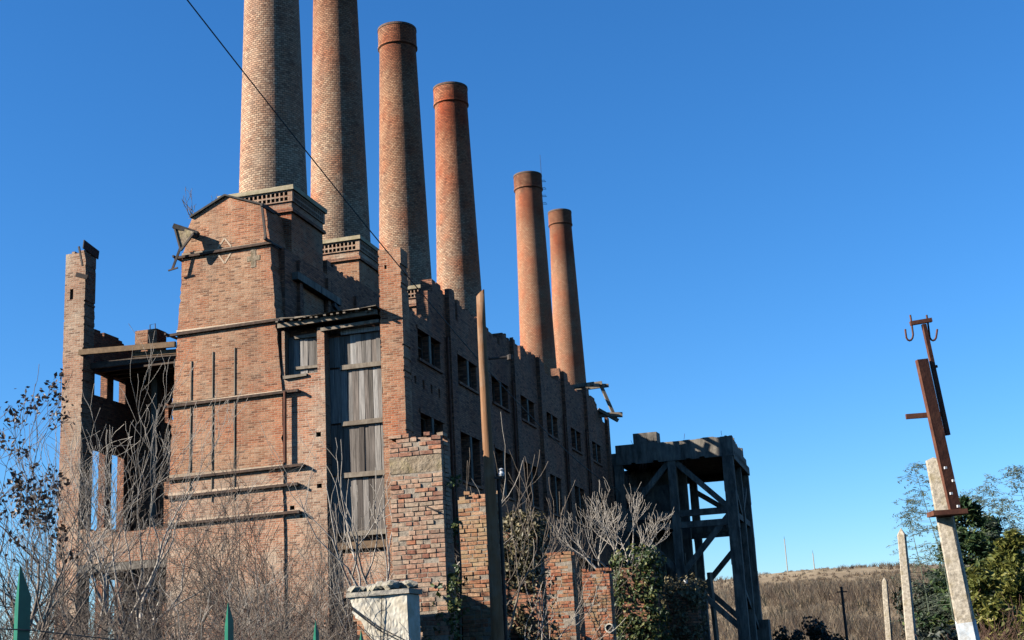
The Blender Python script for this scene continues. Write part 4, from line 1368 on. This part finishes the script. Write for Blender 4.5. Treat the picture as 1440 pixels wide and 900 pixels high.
# ivy
def ivy_mass(root, boxes, n, mat, size, seed, lobe=0.24, nl=110):
    r = random.Random(seed)
    lm = MB()
    lobes = []
    for k in range(nl):
        x0, x1, y0, y1, z0, z1 = r.choice(boxes)
        f = r.random()
        z = r.uniform(z0, z1)
        if f < 0.6:
            c = Vector((r.uniform(x0, x1), y0, z))
        elif f < 0.8:
            c = Vector((x1, r.uniform(y0, y1), z))
        elif f < 0.9:
            c = Vector((x0, r.uniform(y0, y1), z))
        else:
            c = Vector((r.uniform(x0, x1), r.uniform(y0, y1), z1))
        lobes.append((c, lobe * r.uniform(0.45, 1.25)))
    for k in range(n):
        c, rr_ = r.choice(lobes)
        d = Vector((r.gauss(0, 1), r.gauss(-0.4, 1), r.gauss(0.1, 1))).normalized()
        q = c + Vector((d.x * rr_, d.y * rr_ * 0.75, d.z * rr_ * 1.25)) * r.uniform(0.7, 1.08)
        card(lm, q, d + Vector((r.gauss(0, 0.5), r.gauss(0, 0.5), r.gauss(0.2, 0.5))), r.uniform(0.45, 1.3) * size, r, r.uniform(0.9, 1.3))
    lm.build('leaves', M[mat], root, kind='stuff')


iv = thing('ivy_column', loc2world(XR - 0.4, -15.6, 0), 'tall pier smothered in olive dry ivy between the pole and the red piers', 'ivy', -TH)
MB().jbox(-0.4, 0.4, 0, 0.42, 0, 4.1, 0.03).build('overgrown_pier', M['brick_dark'], iv)
ivy_mass(iv, [(-0.42, 0.42, -0.02, 0.44, 1.2, 4.15), (-0.3, 0.3, -0.05, 0.4, 3.2, 4.35)], 4200, 'dryivy', 0.085, 41)
iv = thing('ivy_column', loc2world(XR + 0.15, -5.4, 0), 'bright green leafy ivy mass under the whitish fig-like shrub', 'ivy', -TH)
MB().jbox(-0.55, 0.4, 0, 0.6, 0, 3.9, 0.03).build('overgrown_pier', M['brick_dark'], iv)
ivy_mass(iv, [(-0.62, 0.5, -0.05, 0.6, 0.8, 4.0), (-0.6, 0.3, -0.12, 0.5, 1.0, 4.15)], 5600, 'ivy', 0.10, 42)
iv = thing('ivy_column', loc2world(XR + 1.05, -4.2, 0), 'smaller browning ivy clump just right of the bright green ivy', 'ivy', -TH)
MB().jbox(-0.4, 0.4, 0, 0.5, 0, 3.1, 0.03).build('overgrown_pier', M['brick_dark'], iv)
ivy_mass(iv, [(-0.45, 0.45, -0.05, 0.5, 0.8, 3.35)], 2600, 'dryivy', 0.095, 43)
MB().tube([(0.15, 0, 3.4), (0.15, 0, 3.5)], [0.05, 0.06], 8).build('insulator', M['white'], iv)
iv = thing('climbing_ivy', loc2world(XR + 0.02, -20.75, 0), 'dark ivy trailing down the gap at the right edge of the tallest pier', 'ivy', -TH)
ivy_mass(iv, [(-0.03, 0.03, -0.30, 0.1, 1.4, 4.5), (-0.08, 0.05, -0.36, 0.1, 1.4, 2.9)], 620, 'ivy', 0.07, 44, 0.10, 46)
ivy_mass(iv, [(-0.5, 0.0, -0.42, -0.38, 1.8, 2.35), (-0.3, 0.1, -0.42, -0.36, 2.1, 2.9)], 120, 'ivy', 0.08, 45, 0.10, 30)
MB().tube([(0.05, -0.3, 0), (0.02, -0.32, 1.6), (0.06, -0.2, 3), (0.04, -0.2, 4.5)], [0.03, 0.025, 0.018, 0.01], 6).build('stem', M['bark_dark'], iv)

# sapling on the tower top
bare_tree(*loc2world(-8.0, 0.4)[:2], 19.3, 'tiny bare sapling rooted on the shoulder of the tapered tower', 131, None, 'bark', 3, 0.4, 3, 0.03, z0=17.7, minr=0.008)


# evergreen trees, bamboo, shrubs at the right
def conifer(x, y, h, rad_, label, seed, mat='conifer', n=9000, size=0.13, group='evergreen trees on the right'):
    r = random.Random(seed)
    t = thing('evergreen_tree', (x, y, 0), label, 'tree', 0, group)
    tk, lm = MB(), MB()
    tk.tube([(0, 0, 0), (0.05, 0, h * 0.5), (0, 0.03, h * 0.98)], [0.14, 0.08, 0.02], 7)
    nb = 46
    for b in range(nb):
        z = h * (0.06 + 0.92 * b / nb)
        a = r.uniform(0, 2 * PI)
        L = rad_ * (1.0 - 0.86 * (b / nb) ** 1.3) * r.uniform(0.55, 1.15)
        p0 = Vector((0, 0, z))
        p1 = Vector((math.cos(a) * L, math.sin(a) * L, z + L * r.uniform(-0.1, 0.35)))
        mid = p0.lerp(p1, 0.5) + Vector((0, 0, 0.08 * L))
        tk.tube([p0, mid, p1], [0.035, 0.02, 0.008], 4, cap=False)
        for k in range(n // nb):
            s = r.uniform(0.2, 1.05)
            c = p0.lerp(p1, s) + Vector((r.gauss(0, 0.11), r.gauss(0, 0.11), r.gauss(0.02, 0.09))) * (0.7 + L * 0.35)
            card(lm, c, Vector((r.gauss(0, 0.7), r.gauss(0, 0.7), 0.8)), size * r.uniform(0.5, 1.2), r, 1.9)
    tk.build('trunk', M['bark_dark'], t)
    lm.build('crown', M[mat], t, kind='stuff')
    return t


def bamboo(x, y, h, label, seed, lean):
    r = random.Random(seed)
    t = thing('bamboo_stalk', (x, y, 0), label, 'bamboo', 0, 'feathery bamboo stalks on the right')
    tk, lm = MB(), MB()
    pts = [Vector((lean * h * 0.16 * (k / 10) ** 2.2, 0.1 * math.sin(k), h * k / 10 - 0.05 * h * (k / 10) ** 4)) for k in range(11)]
    tk.tube(pts, [0.03 - 0.0026 * k for k in range(11)], 6)
    for k in range(120):
        s = r.uniform(0.3, 1.0)
        i = min(int(s * 10), 9)
        p = pts[i].lerp(pts[i + 1], s * 10 - i)
        a = r.uniform(0, 2 * PI)
        L = r.uniform(0.45, 1.4) * (1.3 - s) + 0.14
        e = p + Vector((math.cos(a) * L, math.sin(a) * L, -0.12 * L))
        md = p.lerp(e, 0.5) + Vector((0, 0, 0.08))
        tk.tube([p, md, e], [0.006, 0.005, 0.003], 3, cap=False)
        for q in range(14):
            c = (md.lerp(e, r.uniform(-0.4, 1.05))) + Vector((r.gauss(0, 0.05), r.gauss(0, 0.05), r.gauss(-0.02, 0.03)))
            card(lm, c, Vector((r.gauss(0, 0.5), r.gauss(0, 0.5), 1)), r.uniform(0.028, 0.05), r, 3.4)
    tk.build('stem', M['bamboo'], t)
    lm.build('leaves', M['bamboo'], t, kind='stuff')


for px, Y, yt, R_, lab, sd, mt in ((1366, 42, 700, 2.0, 'dark evergreen tree just right of the leaning concrete post', 61, 'conifer'), (1404, 45, 722, 2.1, 'dark evergreen tree in the middle of the right-hand clump', 62, 'conifer'),
                                   (1436, 38, 745, 1.7, 'yellow-green leafy tree at the right picture edge', 63, 'yellowgreen'), (1385, 36, 800, 1.2, 'low yellow-green bush below the evergreens', 64, 'yellowgreen'), (1326, 48, 800, 1.5, 'low dark evergreen behind the leaning concrete post', 65, 'conifer')):
    conifer(at(px, (yt + 900) / 2, Y).x, Y, at(px, yt, Y).z, R_, lab, sd, mt)
for px, Y, yt, ln, lab, sd in ((1298, 40, 634, -0.6, 'feathery bamboo stalk left of the leaning concrete post', 71), (1366, 44, 680, 0.2, 'feathery bamboo stalk right behind the leaning concrete post', 72), (1402, 42, 655, -0.7, 'feathery bamboo stalk in the middle of the right clump', 73),
                               (1440, 42, 640, -0.5, 'tallest feathery bamboo stalk at the right picture edge', 74), (1425, 45, 690, -0.8, 'short feathery bamboo stalk near the right picture edge', 75), (1284, 43, 690, -0.3, 'short feathery bamboo stalk left of the tall left one', 76), (1385, 46, 672, 0.3, 'slim feathery bamboo stalk between two taller ones', 77)):
    bamboo(at(px, yt + 60, Y).x - ln * at(px, yt, Y).z * 0.11, Y, at(px, yt, Y).z, lab, sd, ln)


def bush(x, y, h, w, label, seed, mat, n=1500, size=0.14, group='dark bushes at the foot of the hill'):
    r = random.Random(seed)
    t = thing('leafy_bush', (x, y, 0), label, 'bush', 0, group)
    st, lm = MB(), MB()
    cl = [(Vector((r.uniform(-w, w) * 0.7, r.uniform(-w, w) * 0.5, h * r.uniform(0.3, 0.85))), r.uniform(0.25, 0.5) * w) for k in range(9)]
    for c, rr_ in cl:
        st.tube([(0, 0, 0), c * 0.5, c], [0.03, 0.02, 0.01], 4, cap=False)
    for k in range(n):
        c, rr_ = r.choice(cl)
        d = Vector((r.gauss(0, 1), r.gauss(0, 1), r.gauss(0, 1))).normalized()
        p = c + d * rr_ * r.uniform(0.6, 1.1)
        if p.z < 0.02:
            continue
        card(lm, p, d + Vector((r.gauss(0, 0.5), r.gauss(0, 0.5), r.gauss(0, 0.5))), size * r.uniform(0.6, 1.3), r, 1.3)
    st.build('stems', M['bark_dark'], t)
    lm.build('leaves', M[mat], t, kind='stuff')


for px, Y, yt, w, lab, sd, mt in ((1158, 60, 868, 1.1, 'round black-green bush left of the short concrete post', 81, 'shrub'), (1322, 44, 812, 1.2, 'black-green bush between the pointed posts and the leaning post', 82, 'shrub'), (1338, 40, 838, 1.1, 'black-green bush close behind the leaning post', 83, 'shrub'),
                                  (1226, 64, 888, 1.0, 'low yellow-green bush at the foot of the short concrete post', 84, 'yellowgreen'), (1308, 50, 842, 1.0, 'dark bush behind the middle concrete post', 85, 'shrub'), (1110, 66, 878, 1.0, 'dark bush right of the trestle footing', 86, 'shrub'), (1350, 33, 868, 0.8, 'small dark bush at the leaning post foot', 87, 'shrub')):
    bush(wx(px, Y), Y, max(0.8, at(px, yt, Y).z), w, lab, sd, mt)
for k, (px, Y, yt) in enumerate([(1385, 25, 842), (1415, 23, 828), (1440, 26, 815), (1365, 28, 860), (1400, 21, 865), (1432, 20, 860)]):
    bare_tree(wx(px, Y), Y, at(px, yt, Y).z, ['tangled russet bramble right of the leaning post', 'tall russet bramble in the lower right corner', 'russet bramble cut by the right picture edge', 'small russet bramble beside the leaning post foot', 'low russet bramble in front of the tall one', 'near russet bramble in the very corner'][k],
              500 + k, 'russet brambles at lower right', 'vine', 9, 0.7, 3, 0.014, name='bramble', cat='bramble', nkid=(3, 5), kink=0.35, up=0.02, ang=(0.4, 1.1), minr=0.0035)

# far poles
for px, yt, Y, lab in ((1103, 758, 240, 'thin pale pole on the ridge right of the trestle'), (1143, 778, 240, 'shorter thin pale pole farther along the ridge'), (1183, 825, 75, 'dark slim pole at the foot of the brown hillside')):
    tp = at(px, yt, Y)
    hz = 0 if Y < 100 else hill_h(tp.x, Y)
    t = thing('far_pole', (tp.x, Y, hz), lab, 'pole', 0, 'far thin poles')
    hh = tp.z - hz
    rd = 0.075 if Y > 100 else 0.07
    MB().tube([(0, 0, -0.5), (0, 0, hh)], [rd * 1.3, rd], 6).build('shaft', M['post_concrete'] if Y > 100 else M['iron'], t)
    if Y < 100:
        MB().beam((-rd * 4, 0, hh - rd * 4), (rd * 4, 0, hh - rd * 4), rd, rd).build('cross_arm', M['iron'], t)
    else:
        MB().tube([(0, 0, hh - 0.02), (0, 0, hh + 0.5)], [rd * 0.5, rd * 0.3], 5).build('tip', M['iron'], t)

# brush that covers the hillside
r = random.Random(77)


def patch(x, y):
    return 0.5 + 0.25 * math.sin(x * 0.21 + 1.3 * math.sin(y * 0.09)) + 0.25 * math.sin(y * 0.17 + 0.8 * math.sin(x * 0.13 + 2))


bm_, bm2, bm3 = MB(), MB(), MB()
for k in range(13000):
    y = 112 + 135 * r.random()
    x = r.uniform(8, 112)
    pv = patch(x, y)
    if y > 222 and r.random() < 0.8:
        continue
    z = hill_h(x, y)
    hh = r.uniform(0.5, 1.4) * (0.45 + 1.9 * pv) * (0.45 if y > 215 else 1)
    tgt = bm2 if r.random() < pv * 0.75 else bm_
    if r.random() < 0.05 and y < 205:
        tgt = bm3
        hh *= 1.3
    for b in range(12):
        a = r.uniform(0, 2 * PI)
        sp = r.uniform(0.1, 0.7) * hh
        w = r.uniform(0.02, 0.075)
        e = Vector((x + math.cos(a) * sp, y + math.sin(a) * sp, z + hh * r.uniform(0.45, 1)))
        s0 = Vector((x + r.uniform(-0.5, 0.5), y + r.uniform(-0.3, 0.3), z - 0.05))
        tgt.quad(s0 - Vector((w, 0, 0)), s0 + Vector((w, 0, 0)), e)
for mb, mt, lab in ((bm_, 'brush', 'tan leafless brush covering the hillside'), (bm2, 'brush_red', 'russet taller thicket patches on the hillside'), (bm3, 'shrub', 'scattered dark evergreen scrub on the hillside')):
    o = mb.build('hillside_brush', M[mt], kind='stuff')
    tag(o, lab, 'brush')
